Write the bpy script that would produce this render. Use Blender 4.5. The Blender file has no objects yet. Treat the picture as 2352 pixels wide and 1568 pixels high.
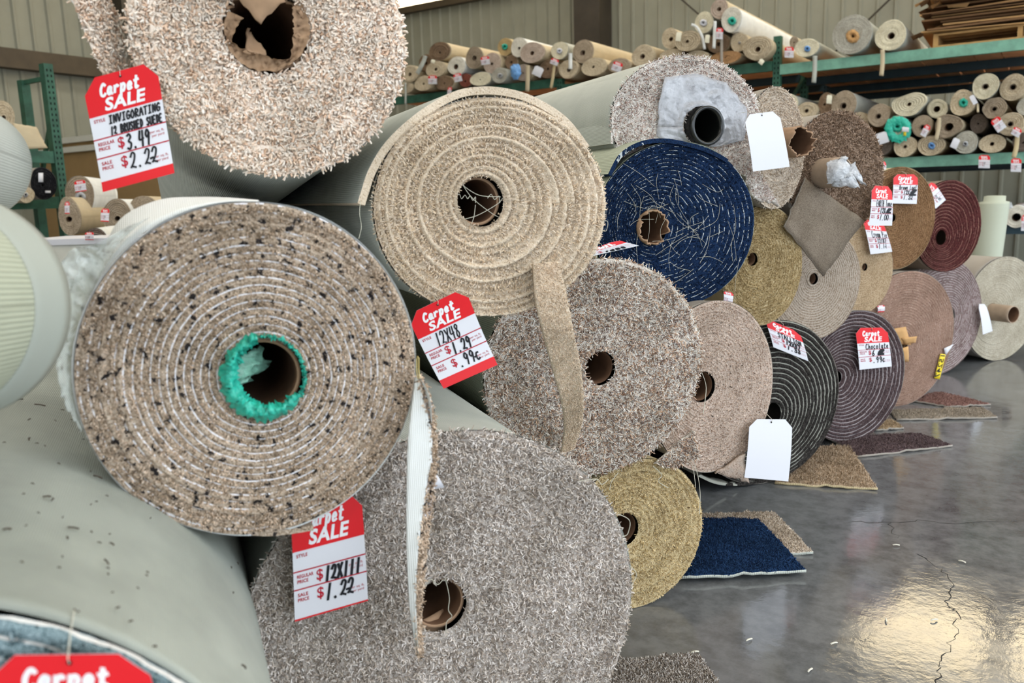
import bpy, math, random
import numpy as np
from mathutils import Matrix, Vector
S = bpy.context.scene
COL = S.collection
R_ = math.radians
PI = math.pi
rng = np.random.default_rng(7)
random.seed(7)
# ------------------------------------------------------------------ camera
F, CXP, CYP = 1900.0, 1176.0, 784.0          # focal length and centre in pixels of the 2352x1568 frame
CAMH = 1.15
PITCH, ROLL, YAW = R_(10.0), R_(1.7), R_(33.5)
fwd = np.array([-math.sin(YAW)*math.cos(PITCH), math.cos(YAW)*math.cos(PITCH), -math.sin(PITCH)])
rt = np.array([math.cos(YAW), math.sin(YAW), 0.0])
dn = np.cross(fwd, rt)
cr, sr = math.cos(ROLL), math.sin(ROLL)
CR, CD, CF = cr*rt+sr*dn, -sr*rt+cr*dn, fwd
CAM = np.array([0, 0, CAMH])
cam = bpy.data.cameras.new('camera')
co = bpy.data.objects.new('camera', cam)
COL.objects.link(co)
co.matrix_world = Matrix(((CR[0], -CD[0], -CF[0], 0), (CR[1], -CD[1], -CF[1], 0), (CR[2], -CD[2], -CF[2], CAMH), (0, 0, 0, 1)))
cam.sensor_width = 36.0
cam.lens = 36.0*F/2352.0
cam.clip_start = 0.05
cam.dof.use_dof = True
cam.dof.focus_distance = 2.2
cam.dof.aperture_fstop = 4.6
S.camera = co
# ------------------------------------------------------------------ world, daylight, exposure
S.view_settings.view_transform = 'Standard'
S.view_settings.look = 'None'
S.view_settings.exposure = 0.0
S.view_settings.gamma = 1.0
W = bpy.data.worlds.new('daylight')
S.world = W
W.use_nodes = True
W.node_tree.nodes['Background'].inputs[0].default_value = (0.82, 0.91, 1.0, 1)
W.node_tree.nodes['Background'].inputs[1].default_value = 4.5
STRIP_E = 6.0      # translucent wall strip
ROOF_FILL_E = 5.0       # unseen roof strips, added for ambient light


def lin(c):
    return tuple(((v/255.0)/12.92 if v/255.0 <= 0.04045 else ((v/255.0+0.055)/1.055)**2.4) for v in c) + (1.0,)


def ray(x, y):
    return (x-CXP)/F*CR+(y-CYP)/F*CD+CF


def at(x, y, axis, val):
    """the point of the plane (axis = val) seen at pixel x, y"""
    d = ray(x, y)
    return CAM+d*((val-CAM[axis])/d[axis])


def at_plane(x, y, p, n):
    d = ray(x, y)
    return CAM+d*(np.dot(p-CAM, n)/np.dot(d, n))


# ------------------------------------------------------------------ object helpers
def tag(o, label=None, cat=None, group=None, kind=None):
    if label: o['label'] = label
    if cat: o['category'] = cat
    if group: o['group'] = group
    if kind: o['kind'] = kind
    return o


def empty(name, loc, rotz=0.0):
    o = bpy.data.objects.new(name, None)
    o.empty_display_size = 0.05
    o.location = loc
    o.rotation_euler = (0, 0, rotz)
    COL.objects.link(o)
    return o


def mk(name, V, Fc, mat, parent=None, loc=(0, 0, 0), rot=None, uv=None, smooth=False, mi=None):
    me = bpy.data.meshes.new(name)
    V = np.asarray(V, dtype=np.float32)
    if isinstance(Fc, np.ndarray):
        n, k = Fc.shape
        me.vertices.add(len(V)); me.vertices.foreach_set('co', V.ravel())
        me.loops.add(n*k); me.loops.foreach_set('vertex_index', Fc.astype(np.int32).ravel())
        me.polygons.add(n)
        me.polygons.foreach_set('loop_start', np.arange(0, n*k, k, dtype=np.int32))
        me.polygons.foreach_set('loop_total', np.full(n, k, dtype=np.int32))
        me.update(calc_edges=True)
    else:
        me.from_pydata(V.tolist(), [], [list(f) for f in Fc])
    for m in (mat if isinstance(mat, (list, tuple)) else [mat]):
        me.materials.append(m)
    if mi is not None:
        me.polygons.foreach_set('material_index', np.asarray(mi, dtype=np.int32))
    if uv is not None:
        l = me.uv_layers.new(name='UVMap')
        vi = np.empty(len(me.loops), dtype=np.int32); me.loops.foreach_get('vertex_index', vi)
        l.data.foreach_set('uv', np.asarray(uv, dtype=np.float32)[vi].ravel())
    if smooth:
        me.polygons.foreach_set('use_smooth', np.ones(len(me.polygons), dtype=bool))
    me.validate()
    o = bpy.data.objects.new(name, me)
    o.location = loc
    if rot is not None: o.rotation_euler = rot
    if parent is not None: o.parent = parent
    COL.objects.link(o)
    return o


class MB:
    def __init__(s): s.v = []; s.f = []
    def add(s, V, Fc):
        n = len(s.v)
        s.v.extend([tuple(map(float, p)) for p in V]); s.f.extend([[i+n for i in f] for f in Fc])
        return s
    def box(s, a, b):
        (x0, y0, z0), (x1, y1, z1) = a, b
        return s.add([(x0, y0, z0), (x1, y0, z0), (x1, y1, z0), (x0, y1, z0), (x0, y0, z1), (x1, y0, z1), (x1, y1, z1), (x0, y1, z1)],
                     [(3, 2, 1, 0), (4, 5, 6, 7), (0, 1, 5, 4), (1, 2, 6, 5), (2, 3, 7, 6), (3, 0, 4, 7)])
    def bar(s, p, q, w, h):
        p, q = Vector(p), Vector(q); d = (q-p).normalized()
        u = d.cross(Vector((0, 0, 1)))
        if u.length < 1e-3: u = Vector((1, 0, 0))
        u.normalize(); v = u.cross(d).normalized(); u = u*(w/2); v = v*(h/2)
        P = [p-u-v, p+u-v, p+u+v, p-u+v, q-u-v, q+u-v, q+u+v, q-u+v]
        return s.add(P, [(3, 2, 1, 0), (4, 5, 6, 7), (0, 1, 5, 4), (1, 2, 6, 5), (2, 3, 7, 6), (3, 0, 4, 7)])
    def tube(s, pts, r, k=6):
        pts = [Vector(p) for p in pts]; V = []; n = len(pts)
        for i, p in enumerate(pts):
            d = (pts[min(i+1, n-1)]-pts[max(i-1, 0)]).normalized()
            u = d.cross(Vector((0.31, 0.2, 0.93)))
            if u.length < 1e-4: u = d.cross(Vector((1, 0, 0)))
            u.normalize(); v = d.cross(u)
            for j in range(k):
                a = 2*PI*j/k; V.append(p+(u*math.cos(a)+v*math.sin(a))*r)
        Fc = [(i*k+j, i*k+(j+1) % k, (i+1)*k+(j+1) % k, (i+1)*k+j) for i in range(n-1) for j in range(k)]
        Fc += [tuple(range(k))[::-1], tuple((n-1)*k+j for j in range(k))]
        return s.add(V, Fc)
    def build(s, name, mat, parent=None, **k): return mk(name, s.v, s.f, mat, parent, **k)


# ------------------------------------------------------------------ materials
def newmat(name):
    m = bpy.data.materials.new(name); m.use_nodes = True
    nt = m.node_tree
    return m, nt, nt.nodes['Principled BSDF']


def nd(nt, t, **k):
    n = nt.nodes.new(t)
    for a, v in k.items(): setattr(n, a, v)
    return n


def mathn(nt, op, a, b=None):
    n = nd(nt, 'ShaderNodeMath', operation=op)
    for i, x in enumerate((a, b)):
        if x is None: continue
        if isinstance(x, (int, float)): n.inputs[i].default_value = x
        else: nt.links.new(x, n.inputs[i])
    return n.outputs[0]


def mixc(nt, fac, a, b, mode='MIX'):
    n = nd(nt, 'ShaderNodeMix', data_type='RGBA', blend_type=mode)
    for i, x in ((0, fac), (6, a), (7, b)):
        if isinstance(x, (int, float)): n.inputs[i].default_value = x
        elif isinstance(x, tuple): n.inputs[i].default_value = x
        else: nt.links.new(x, n.inputs[i])
    return n.outputs[2]


def ramp(nt, fac, stops, interp='LINEAR'):
    r = nd(nt, 'ShaderNodeValToRGB'); r.color_ramp.interpolation = interp
    el = r.color_ramp.elements
    while len(el) < len(stops): el.new(0.5)
    for e, (p, c) in zip(el, stops): e.position = p; e.color = c
    nt.links.new(fac, r.inputs[0])
    return r.outputs[0]


def noise(nt, vec, scale, detail=2.0, rough=0.5):
    n = nd(nt, 'ShaderNodeTexNoise'); n.inputs['Scale'].default_value = scale
    n.inputs['Detail'].default_value = detail; n.inputs['Roughness'].default_value = rough
    if vec is not None: nt.links.new(vec, n.inputs['Vector'])
    return n.outputs['Fac']


def objco(nt): return nd(nt, 'ShaderNodeTexCoord').outputs['Object']


def plain(name, rgb, rough=0.6, metal=0.0, var=0.0, scale=20.0, spec=0.3, bump=0.0):
    m, nt, b = newmat(name)
    b.inputs['Roughness'].default_value = rough; b.inputs['Metallic'].default_value = metal
    b.inputs['Specular IOR Level'].default_value = spec
    c = lin(rgb)
    if var:
        f = noise(nt, objco(nt), scale, 4.0, 0.6)
        lo = tuple(v*(1-var) for v in c[:3])+(1,); hi = tuple(min(1, v*(1+var)) for v in c[:3])+(1,)
        nt.links.new(ramp(nt, f, [(0.3, lo), (0.7, hi)]), b.inputs['Base Color'])
        if bump:
            bp = nd(nt, 'ShaderNodeBump'); bp.inputs['Strength'].default_value = bump; bp.inputs['Distance'].default_value = 0.01
            nt.links.new(f, bp.inputs['Height']); nt.links.new(bp.outputs[0], b.inputs['Normal'])
    else: b.inputs['Base Color'].default_value = c
    return m


_fm = {}


def gain(cols, g):
    return [tuple(255*(lambda v: 12.92*v if v <= 0.0031308 else 1.055*v**(1/2.4)-0.055)(lin((c,)*3)[0]*min(g, 0.86/lin((max(q),)*3)[0])) for c in q) for q in cols]


def pile_stops(cols):
    n = len(cols)
    return [((i+0.5)/n if n > 1 else 0.5, lin(c)) for i, c in enumerate(cols)]


def face_mat(name, cols, line=None, lw=0.16, lbreak=0.45, fleck=None, fl=0.64, flscale=60.0, yarn=230.0, dirt=(0.80, 1.06), bump=0.6, lfade=None):
    """the cut end of a roll: yarn coloured pile with the backing showing as a spiral line (UV: turn, layer)"""
    m, nt, b = newmat(name)
    b.inputs['Roughness'].default_value = 0.95; b.inputs['Specular IOR Level'].default_value = 0.08
    oc = objco(nt)
    f1 = noise(nt, oc, yarn, 2.0, 0.6)
    st = [(0.30+0.40*p, c) for p, c in pile_stops(cols)]
    col = ramp(nt, f1, st)
    lo = noise(nt, oc, 7.0, 3.0, 0.6)
    g = lambda v: (v, v*0.985, v*0.955, 1)
    col = mixc(nt, 1.0, col, ramp(nt, lo, [(0.35, g(dirt[0])), (0.65, (dirt[1],)*3+(1,))]), 'MULTIPLY')
    if fleck:
        fk = noise(nt, oc, flscale, 2.0, 0.5)
        k = nd(nt, 'ShaderNodeMapRange'); k.inputs[1].default_value = fl; k.inputs[2].default_value = fl+0.05
        nt.links.new(fk, k.inputs[0])
        col = mixc(nt, k.outputs[0], col, lin(fleck))
    h = f1
    if line:
        uv = nd(nt, 'ShaderNodeUVMap'); sp = nd(nt, 'ShaderNodeSeparateXYZ'); nt.links.new(uv.outputs[0], sp.inputs[0])
        wob = mathn(nt, 'MULTIPLY', mathn(nt, 'SUBTRACT', noise(nt, oc, 18.0, 2.0), 0.5), 0.5)
        s = mathn(nt, 'FRACT', mathn(nt, 'ADD', mathn(nt, 'ADD', sp.outputs[0], sp.outputs[1]), wob))
        on = mathn(nt, 'LESS_THAN', s, lw)
        th = lbreak
        if lfade:
            k = nd(nt, 'ShaderNodeMapRange'); nt.links.new(sp.outputs[1], k.inputs[0])
            for q, v in zip((1, 2, 3, 4), lfade): k.inputs[q].default_value = v
            th = k.outputs[0]
        br = mathn(nt, 'GREATER_THAN', noise(nt, oc, 34.0, 4.0, 0.7), th)
        on = mathn(nt, 'MULTIPLY', on, br)
        col = mixc(nt, on, col, lin(line))
    nt.links.new(col, b.inputs['Base Color'])
    bp = nd(nt, 'ShaderNodeBump'); bp.inputs['Strength'].default_value = bump; bp.inputs['Distance'].default_value = 0.006
    nt.links.new(h, bp.inputs['Height']); nt.links.new(bp.outputs[0], b.inputs['Normal'])
    return m


def tuft_mat(name, cols, fleck=None, fl=0.64, flscale=60.0, dirt=(0.8, 1.06)):
    m, nt, b = newmat(name)
    b.inputs['Roughness'].default_value = 0.9; b.inputs['Specular IOR Level'].default_value = 0.1
    gm = nd(nt, 'ShaderNodeNewGeometry'); oc = objco(nt)
    n = len(cols)
    col = ramp(nt, gm.outputs['Random Per Island'], [(i/n, lin(c)) for i, c in enumerate(cols)], 'CONSTANT')
    lo = noise(nt, oc, 7.0, 3.0, 0.6)
    col = mixc(nt, 1.0, col, ramp(nt, lo, [(0.35, (dirt[0], dirt[0]*0.985, dirt[0]*0.955, 1)), (0.65, (dirt[1],)*3+(1,))]), 'MULTIPLY')
    if fleck:
        fk = noise(nt, oc, flscale, 2.0, 0.5)
        k = nd(nt, 'ShaderNodeMapRange'); k.inputs[1].default_value = fl; k.inputs[2].default_value = fl+0.05
        nt.links.new(fk, k.inputs[0])
        col = mixc(nt, k.outputs[0], col, lin(fleck))
    nt.links.new(col, b.inputs['Base Color'])
    return m


def back_mat(name, rgb, pitch=0.004, contrast=0.22, rough=0.7, stain=0.12):
    """woven backing with fine ribs along the roll (UV: metres around, metres along)"""
    m, nt, b = newmat(name)
    b.inputs['Roughness'].default_value = rough; b.inputs['Specular IOR Level'].default_value = 0.25
    uv = nd(nt, 'ShaderNodeUVMap'); sp = nd(nt, 'ShaderNodeSeparateXYZ'); nt.links.new(uv.outputs[0], sp.inputs[0])
    a = mathn(nt, 'SINE', mathn(nt, 'MULTIPLY', sp.outputs[0], 2*PI/pitch))
    a2 = mathn(nt, 'MULTIPLY', mathn(nt, 'SINE', mathn(nt, 'MULTIPLY', sp.outputs[1], 2*PI/(pitch*0.9))), 0.35)
    a = mathn(nt, 'ADD', mathn(nt, 'MULTIPLY', mathn(nt, 'ADD', a, a2), 0.37), 0.5)
    c = lin(rgb)
    col = ramp(nt, a, [(0.1, tuple(v*(1-contrast) for v in c[:3])+(1,)), (0.8, c)])
    st = noise(nt, uv.outputs[0], 5.0, 4.0, 0.6)
    col = mixc(nt, 1.0, col, ramp(nt, st, [(0.35, (1-stain,)*3+(1,)), (0.6, (1, 1, 1, 1))]), 'MULTIPLY')
    nt.links.new(col, b.inputs['Base Color'])
    bp = nd(nt, 'ShaderNodeBump'); bp.inputs['Strength'].default_value = 0.5; bp.inputs['Distance'].default_value = 0.002
    nt.links.new(a, bp.inputs['Height']); nt.links.new(bp.outputs[0], b.inputs['Normal'])
    return m


def emit(name, rgb, e):
    m, nt, b = newmat(name)
    b.inputs['Base Color'].default_value = rgb+(1,)
    b.inputs['Emission Color'].default_value = rgb+(1,); b.inputs['Emission Strength'].default_value = e
    return m


def film(name, rgb, opac=0.35, rough=0.15, bscale=30.0):
    """thin crumpled plastic: partly see-through, glossy"""
    m, nt, b = newmat(name)
    b.inputs['Base Color'].default_value = lin(rgb); b.inputs['Roughness'].default_value = rough
    b.inputs['Specular IOR Level'].default_value = 0.8
    tr = nd(nt, 'ShaderNodeBsdfTransparent'); mx = nd(nt, 'ShaderNodeMixShader')
    f = noise(nt, objco(nt), bscale*0.6, 4.0, 0.7)
    k = nd(nt, 'ShaderNodeMapRange'); k.inputs[1].default_value = 0.3; k.inputs[2].default_value = 0.75
    k.inputs[3].default_value = opac*0.6; k.inputs[4].default_value = min(1, opac*1.5)
    nt.links.new(f, k.inputs[0]); nt.links.new(k.outputs[0], mx.inputs[0])
    nt.links.new(tr.outputs[0], mx.inputs[1]); nt.links.new(b.outputs[0], mx.inputs[2])
    bp = nd(nt, 'ShaderNodeBump'); bp.inputs['Strength'].default_value = 0.8; bp.inputs['Distance'].default_value = 0.01
    nt.links.new(noise(nt, objco(nt), bscale, 3.0, 0.6), bp.inputs['Height']); nt.links.new(bp.outputs[0], b.inputs['Normal'])
    nt.links.new(mx.outputs[0], nt.nodes['Material Output'].inputs['Surface'])
    return m


M = {}
M['metal'] = plain('painted_metal_siding', (138, 138, 124), 0.45, 0.0, 0.06, 3.0)
M['purlin'] = plain('brown_purlin_steel', (72, 62, 48), 0.5, 0.0, 0.15, 6.0)
M['column'] = plain('dark_column_steel', (58, 52, 44), 0.5, 0.0, 0.2, 4.0)
M['roof'] = plain('roof_sheet', (170, 165, 150), 0.7)
M['strip'] = emit('translucent_panel', (1.0, 0.82, 0.52), STRIP_E)
M['roof_fill'] = emit('roof_fill_panel', (1.0, 0.96, 0.88), ROOF_FILL_E)
M['green'] = plain('green_rack_paint', (46, 86, 70), 0.5, 0.0, 0.3, 9.0)
M['greenlight'] = plain('pale_green_beam_paint', (112, 158, 138), 0.5, 0.0, 0.22, 9.0)
M['blue'] = plain('dark_blue_beam_paint', (38, 58, 66), 0.5, 0.0, 0.2, 9.0)
M['hole'] = plain('dark_slot', (12, 14, 13), 0.9)
M['wood'] = plain('deck_board_wood', (218, 172, 132), 0.8, 0.0, 0.25, 6.0)
M['palletwood'] = plain('pallet_wood', (176, 138, 88), 0.8, 0.0, 0.2, 12.0)
M['card'] = plain('corrugated_cardboard', (112, 82, 54), 0.85, 0.0, 0.2, 5.0)
M['cardlight'] = plain('light_cardboard', (190, 148, 98), 0.85, 0.0, 0.15, 5.0)
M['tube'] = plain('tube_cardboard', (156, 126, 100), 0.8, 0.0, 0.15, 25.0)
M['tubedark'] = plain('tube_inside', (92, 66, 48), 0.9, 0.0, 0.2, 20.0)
M['tubegrey'] = plain('grey_tube_cardboard', (158, 138, 118), 0.8, 0.0, 0.15, 25.0)
M['torn'] = plain('torn_tube_cardboard', (146, 118, 92), 0.85, 0.0, 0.18, 30.0)
M['tubeblack'] = plain('black_plastic_core', (16, 18, 17), 0.25, 0.0, 0, spec=0.5)
M['white'] = plain('white_paper', (208, 208, 214), 0.5, spec=0.3)
M['cream'] = plain('cream_paper', (222, 217, 196), 0.6)
M['red'] = plain('red_print', (205, 22, 30), 0.45, spec=0.3)
M['redink'] = plain('red_ink', (168, 22, 42), 0.6)
M['ink'] = plain('black_ink', (18, 18, 24), 0.6)
M['whiteprint'] = plain('white_print', (222, 222, 224), 0.5)
M['string'] = plain('white_string', (205, 200, 185), 0.9)
M['thread'] = plain('pale_thread', (190, 186, 170), 0.9)
M['steel'] = plain('pin_steel', (200, 180, 120), 0.3, 1.0)
M['teal'] = plain('teal_plastic', (40, 176, 152), 0.3, 0.0, 0.25, 60.0, spec=0.5, bump=0.7)
M['tealpale'] = plain('pale_teal_plastic', (120, 170, 150), 0.3, 0.0, 0.25, 60.0, spec=0.5, bump=0.7)
M['bluebag'] = plain('blue_plastic', (110, 160, 215), 0.35, 0.0, 0.25, 60.0, spec=0.5, bump=0.7)
M['film'] = film('clear_plastic_film', (225, 232, 226), 0.30)
M['filmgrey'] = film('milky_plastic_film', (176, 177, 182), 0.62, 0.22, 22.0)
M['filmbag'] = film('cloudy_plastic_film', (198, 200, 204), 0.8, 0.2, 40.0)
M['gold'] = plain('yellow_label', (222, 196, 40), 0.5)
M['lintd'] = plain('dark_lint', (62, 50, 40), 0.9)
M['tan'] = plain('tan_board_panel', (150, 122, 82), 0.7, 0.0, 0.06, 4.0)
M['offwhite'] = plain('off_white_board', (205, 203, 192), 0.6, 0.0, 0.05, 8.0)
B = {}
B['light'] = back_mat('pale_grey_backing', (188, 191, 182), 0.004, 0.28)
B['green'] = back_mat('greenish_white_backing', (184, 188, 166), 0.0055, 0.36)
B['smooth'] = back_mat('dusty_smooth_backing', (164, 168, 158), 0.003, 0.05, 0.5, 0.2)
B['white'] = back_mat('white_sheet_backing', (232, 233, 230), 0.003, 0.05)
B['tan'] = back_mat('tan_backing', (198, 182, 152), 0.004, 0.08)
B['taupe'] = back_mat('taupe_felt_backing', (128, 112, 96), 0.003, 0.10)
B['grey'] = back_mat('grey_backing', (160, 152, 142), 0.004, 0.12)
B['yellow'] = back_mat('straw_backing', (196, 178, 140), 0.004, 0.1)


# ------------------------------------------------------------------ the place: floor, walls, roof
def structure(o, label=None, cat=None):
    o['kind'] = 'structure'
    return tag(o, label, cat)


X0, X1, Y0W, Y1W, ZC = -12.4, 4.8, -6.0, 13.4, 7.2


def floor_mat():
    m, nt, b = newmat('polished_concrete')
    oc = objco(nt)
    a = noise(nt, oc, 0.9, 6.0, 0.65); c = noise(nt, oc, 14.0, 5.0, 0.7)
    col = ramp(nt, a, [(0.3, lin((68, 70, 73))), (0.5, lin((86, 88, 91))), (0.72, lin((106, 108, 110)))])
    col = mixc(nt, 0.35, col, ramp(nt, c, [(0.35, lin((70, 69, 67))), (0.6, lin((126, 127, 128)))]))
    sc = nd(nt, 'ShaderNodeMapping'); sc.inputs['Scale'].default_value = (2.0, 14.0, 1); sc.inputs['Rotation'].default_value = (0, 0, 0.5)
    nt.links.new(oc, sc.inputs[0])
    s = noise(nt, sc.outputs[0], 2.2, 6.0, 0.8)
    col = mixc(nt, mathn(nt, 'MULTIPLY', mathn(nt, 'GREATER_THAN', s, 0.66), 0.35), col, lin((80, 78, 76)))
    nt.links.new(col, b.inputs['Base Color'])
    r = nd(nt, 'ShaderNodeMapRange'); nt.links.new(mathn(nt, 'MULTIPLY', mathn(nt, 'ADD', a, c), 0.5), r.inputs[0])
    r.inputs[1].default_value = 0.35; r.inputs[2].default_value = 0.65; r.inputs[3].default_value = 0.05; r.inputs[4].default_value = 0.16
    nt.links.new(r.outputs[0], b.inputs['Roughness'])
    b.inputs['Specular IOR Level'].default_value = 0.9
    bp = nd(nt, 'ShaderNodeBump'); bp.inputs['Strength'].default_value = 0.06; bp.inputs['Distance'].default_value = 0.01
    nt.links.new(noise(nt, oc, 30.0, 4.0, 0.6), bp.inputs['Height']); nt.links.new(bp.outputs[0], b.inputs['Normal'])
    return m


fl = structure(MB().box((X0-0.3, Y0W-3, -0.2), (X1+6, Y1W+0.3, 0)).build('floor', floor_mat()), 'grey polished concrete warehouse floor with cracks', 'floor')
crk = MB()


def crack(pxs, w):
    P = [at(x, y, 2, 0.0008) for x, y in pxs]
    Q = []
    for a, b in zip(P[:-1], P[1:]):
        for i in range(6):
            t = i/6; q = a*(1-t)+b*t; Q.append(q+np.array([random.uniform(-1, 1), random.uniform(-1, 1), 0])*0.010)
    Q.append(P[-1])
    V = []; Fc = []
    for i, q in enumerate(Q):
        d = Q[min(i+1, len(Q)-1)]-Q[max(i-1, 0)]; n = np.array([-d[1], d[0], 0]); n /= np.linalg.norm(n)+1e-9
        ww = w*random.uniform(0.3, 1.3); V += [q+n*ww, q-n*ww]
        if i: Fc.append((2*i-2, 2*i-1, 2*i+1, 2*i))
    crk.add(V, Fc)


crack([(2110, 1270), (2165, 1305), (2190, 1350), (2175, 1385), (2200, 1410), (2195, 1450), (2180, 1485), (2165, 1530), (2150, 1568)], 0.0013)
crack([(1950, 1197), (2040, 1200), (2110, 1195), (2200, 1202), (2352, 1195)], 0.0012)
crack([(2040, 1200), (2062, 1235)], 0.001)
crk.build('crack', plain('crack_dark', (46, 44, 42), 0.9), fl)
# bits of lint on the floor
lint = MB()
for x, y in ((1915, 1478), (1595, 1498), (2035, 1424), (2145, 1424), (1860, 1540), (2058, 1252), (2210, 1290), (1720, 1470)):
    p = at(x, y, 2, 0.004); a = random.uniform(0, PI)
    lint.tube([p+np.array([math.cos(a)*t*0.01, math.sin(a)*t*0.01+0.003*(t*t), 0.003*(1-t*t)]) for t in (-1, -0.5, 0, 0.5, 1)], 0.0022, 5)
tag(lint.build('carpet_lint', M['string']), 'pale carpet lint scraps scattered on concrete floor', 'lint', kind='stuff')


def corrugated(name, along, u0, u1, z0, z1, fixed, sign, mat, pitch=0.24):
    """vertical ribbed siding; along: 0 = runs in x, 1 = runs in y; ribs stand out by sign*depth"""
    prof = []; u = u0; k = 0
    while u < u1:
        prof += [(u, 0), (u+pitch*0.52, 0), (u+pitch*0.60, 0.03), (u+pitch*0.72, 0.03), (u+pitch*0.80, 0)]
        u += pitch
    prof.append((u1, 0)); V = []; Fc = []
    for i, (a, h) in enumerate(prof):
        for z in (z0, z1):
            V.append((a, fixed+sign*h, z) if along == 0 else (fixed+sign*h, a, z))
        if i: Fc.append((2*i-2, 2*i, 2*i+1, 2*i-1))
    return structure(mk(name, V, Fc, mat))


ZS0, ZS1 = 4.86, 6.35
bw = corrugated('wall_back', 0, X0, X1, 0, ZS0, Y1W, -1, M['metal'])
tag(bw, 'ribbed grey beige metal siding at the back of the warehouse', 'wall')
structure(MB().box((X0, Y1W-0.02, ZS1), (X1, Y1W+0.1, ZC)).build('wall_back.001', M['metal']))
lw_ = corrugated('wall_left', 1, Y0W, Y1W, 0, ZC, X0, 1, M['metal'])
tag(lw_, 'ribbed metal siding on the left side of the warehouse', 'wall')
structure(MB().box((X0, Y1W-0.16, ZS0-0.12), (X1, Y1W-0.03, ZS0)).build('trim_1', M['purlin']))
xcols = [float(at(1378, 30, 1, Y1W)[0])]
xc = xcols[0]
k = 0
edges = [X0]+[xc-0.22, xc+0.22]
px = xc+0.22
for x in np.arange(xc+2.35, X1, 2.1): edges += [x-0.12, x+0.12]
edges.append(X1)
for i in range(0, len(edges)-1, 2):
    k += 1
    structure(MB().box((edges[i]+0.02, Y1W-0.01, ZS0), (edges[i+1]-0.02, Y1W+0.02, ZS1)).build('window_%d' % k, M['strip']),
              'bright translucent panel strip high on the back wall', 'window')
for i in range(1, len(edges)-2, 2):
    structure(MB().box((edges[i]-0.02, Y1W-(0.5 if i == 1 else 0.1), 0 if i == 1 else ZS0), (edges[i+1]+0.02, Y1W-0.04, ZC)).build('trim_%d' % (10+i), M['column']))
# purlin on the left wall, sloping brace rods on the back wall
zp = float(at(110, 142, 0, X0+0.15)[2])
structure(MB().box((X0+0.03, Y0W, zp-0.14), (X0+0.2, Y1W, zp+0.12)).build('trim_2', M['purlin']))
br = MB()
for a, b in (((1555, -10), (1605, 33)), ((2040, 2), (1990, 50))):
    p, q = at(*a, 1, Y1W-0.12), at(*b, 1, Y1W-0.12); e = q-p
    br = MB().tube([p-e*3, q+e*9], 0.014)
    structure(br.build('trim_%d' % (30 if a[0] < 1900 else 31), M['column']))
c2 = at(289, 30, 0, X0+0.3)
structure(MB().box((X0+0.03, float(c2[1])-0.12, 0), (X0+0.4, float(c2[1])+0.18, ZC)).build('trim_3', M['column']))
# roof, with glowing strips added out of view to lift the overall ambient light
sk = [(-9.5, -8.3), (-5.0, -3.8), (-0.6, 0.6), (3.6, 4.8)]
xs = X0; n = 0
for a, b in sk+[(X1, X1)]:
    structure(MB().box((xs, Y0W, ZC), (a, Y1W, ZC+0.1)).build('ceiling' if n == 0 else 'ceiling.%03d' % n, M['roof']))
    if a < b:
        n += 1
        structure(MB().box((a, Y0W, ZC+0.02), (b, Y1W, ZC+0.08)).build('window_%d' % (20+n), M['roof_fill']))  # not a known window: emissive fill strip added in the unseen ceiling
    xs = b
# right wall and front wall with wide open roll-up doors (daylight)
for nm, a, b in (('wall_right', (X1, Y0W, 0), (X1+0.2, -3.0, ZC)), ('wall_right.001', (X1, -3.0, 4.8), (X1+0.2, 12.4, ZC)), ('wall_right.002', (X1, 12.4, 0), (X1+0.2, Y1W, ZC)),
                 ('wall_front', (X0, Y0W-0.2, 0), (-1.5, Y0W, ZC)), ('wall_front.001', (-1.5, Y0W-0.2, 4.8), (4.5, Y0W, ZC)), ('wall_front.002', (4.5, Y0W-0.2, 0), (X1, Y0W, ZC))):
    structure(MB().box(a, b).build(nm, M['metal']))
structure(MB().box((X1+6, -40, -0.25), (60, 60, -0.05)).build('ground', plain('yard_asphalt', (150, 150, 148), 0.9)))

# ------------------------------------------------------------------ carpet rolls
A0 = R_(55.5)
P0 = np.array([math.cos(A0), math.sin(A0), 0]); D0 = np.array([-math.sin(A0), math.cos(A0), 0])
ROLLS = {}


class Roll: pass


def tufts(P, N, T, n_pts, length, width, curl, rnd, R):
    """small curled yarn ends: P base points, N main direction, T bend direction"""
    n = len(P)
    L = length*R.uniform(0.55, 1.3, n); wd = width*R.uniform(0.75, 1.25, n)
    d = N+rnd*R.normal(0, 1, (n, 3)); d /= np.linalg.norm(d, axis=1)[:, None]
    t = T+rnd*R.normal(0, 1, (n, 3)); t /= np.linalg.norm(t, axis=1)[:, None]
    K = n_pts; pos = np.empty((n, K, 3)); tan = np.empty((n, K, 3)); cur = P.copy(); c = curl*R.uniform(0.2, 1.4, n)
    for i in range(K):
        pos[:, i] = cur
        dd = d+t*(c*i)[:, None]; dd /= np.linalg.norm(dd, axis=1)[:, None]; tan[:, i] = dd
        cur = cur+dd*(L/(K-1))[:, None]
    ref = np.cross(d, t); ref /= np.linalg.norm(ref, axis=1)[:, None]+1e-9
    V = np.empty((n, K, 3, 3))
    prof = np.linspace(1.0, 0.75, K)
    for i in range(K):
        b = np.cross(tan[:, i], ref)
        for j in range(3):
            a = 2*PI*j/3
            V[:, i, j] = pos[:, i]+(ref*math.cos(a)+b*math.sin(a))*(wd*0.5*prof[i])[:, None]
    V = V.reshape(-1, 3)
    f = []
    for i in range(K-1):
        for j in range(3): f.append((i*3+j, i*3+(j+1) % 3, (i+1)*3+(j+1) % 3, (i+1)*3+j))
    f.append(((K-1)*3, (K-1)*3+1, (K-1)*3+2, (K-1)*3+2))
    f = np.array(f[:-1])
    Fc = (f[None]+(np.arange(n)*K*3)[:, None, None]).reshape(-1, 4)
    return V, Fc


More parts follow.
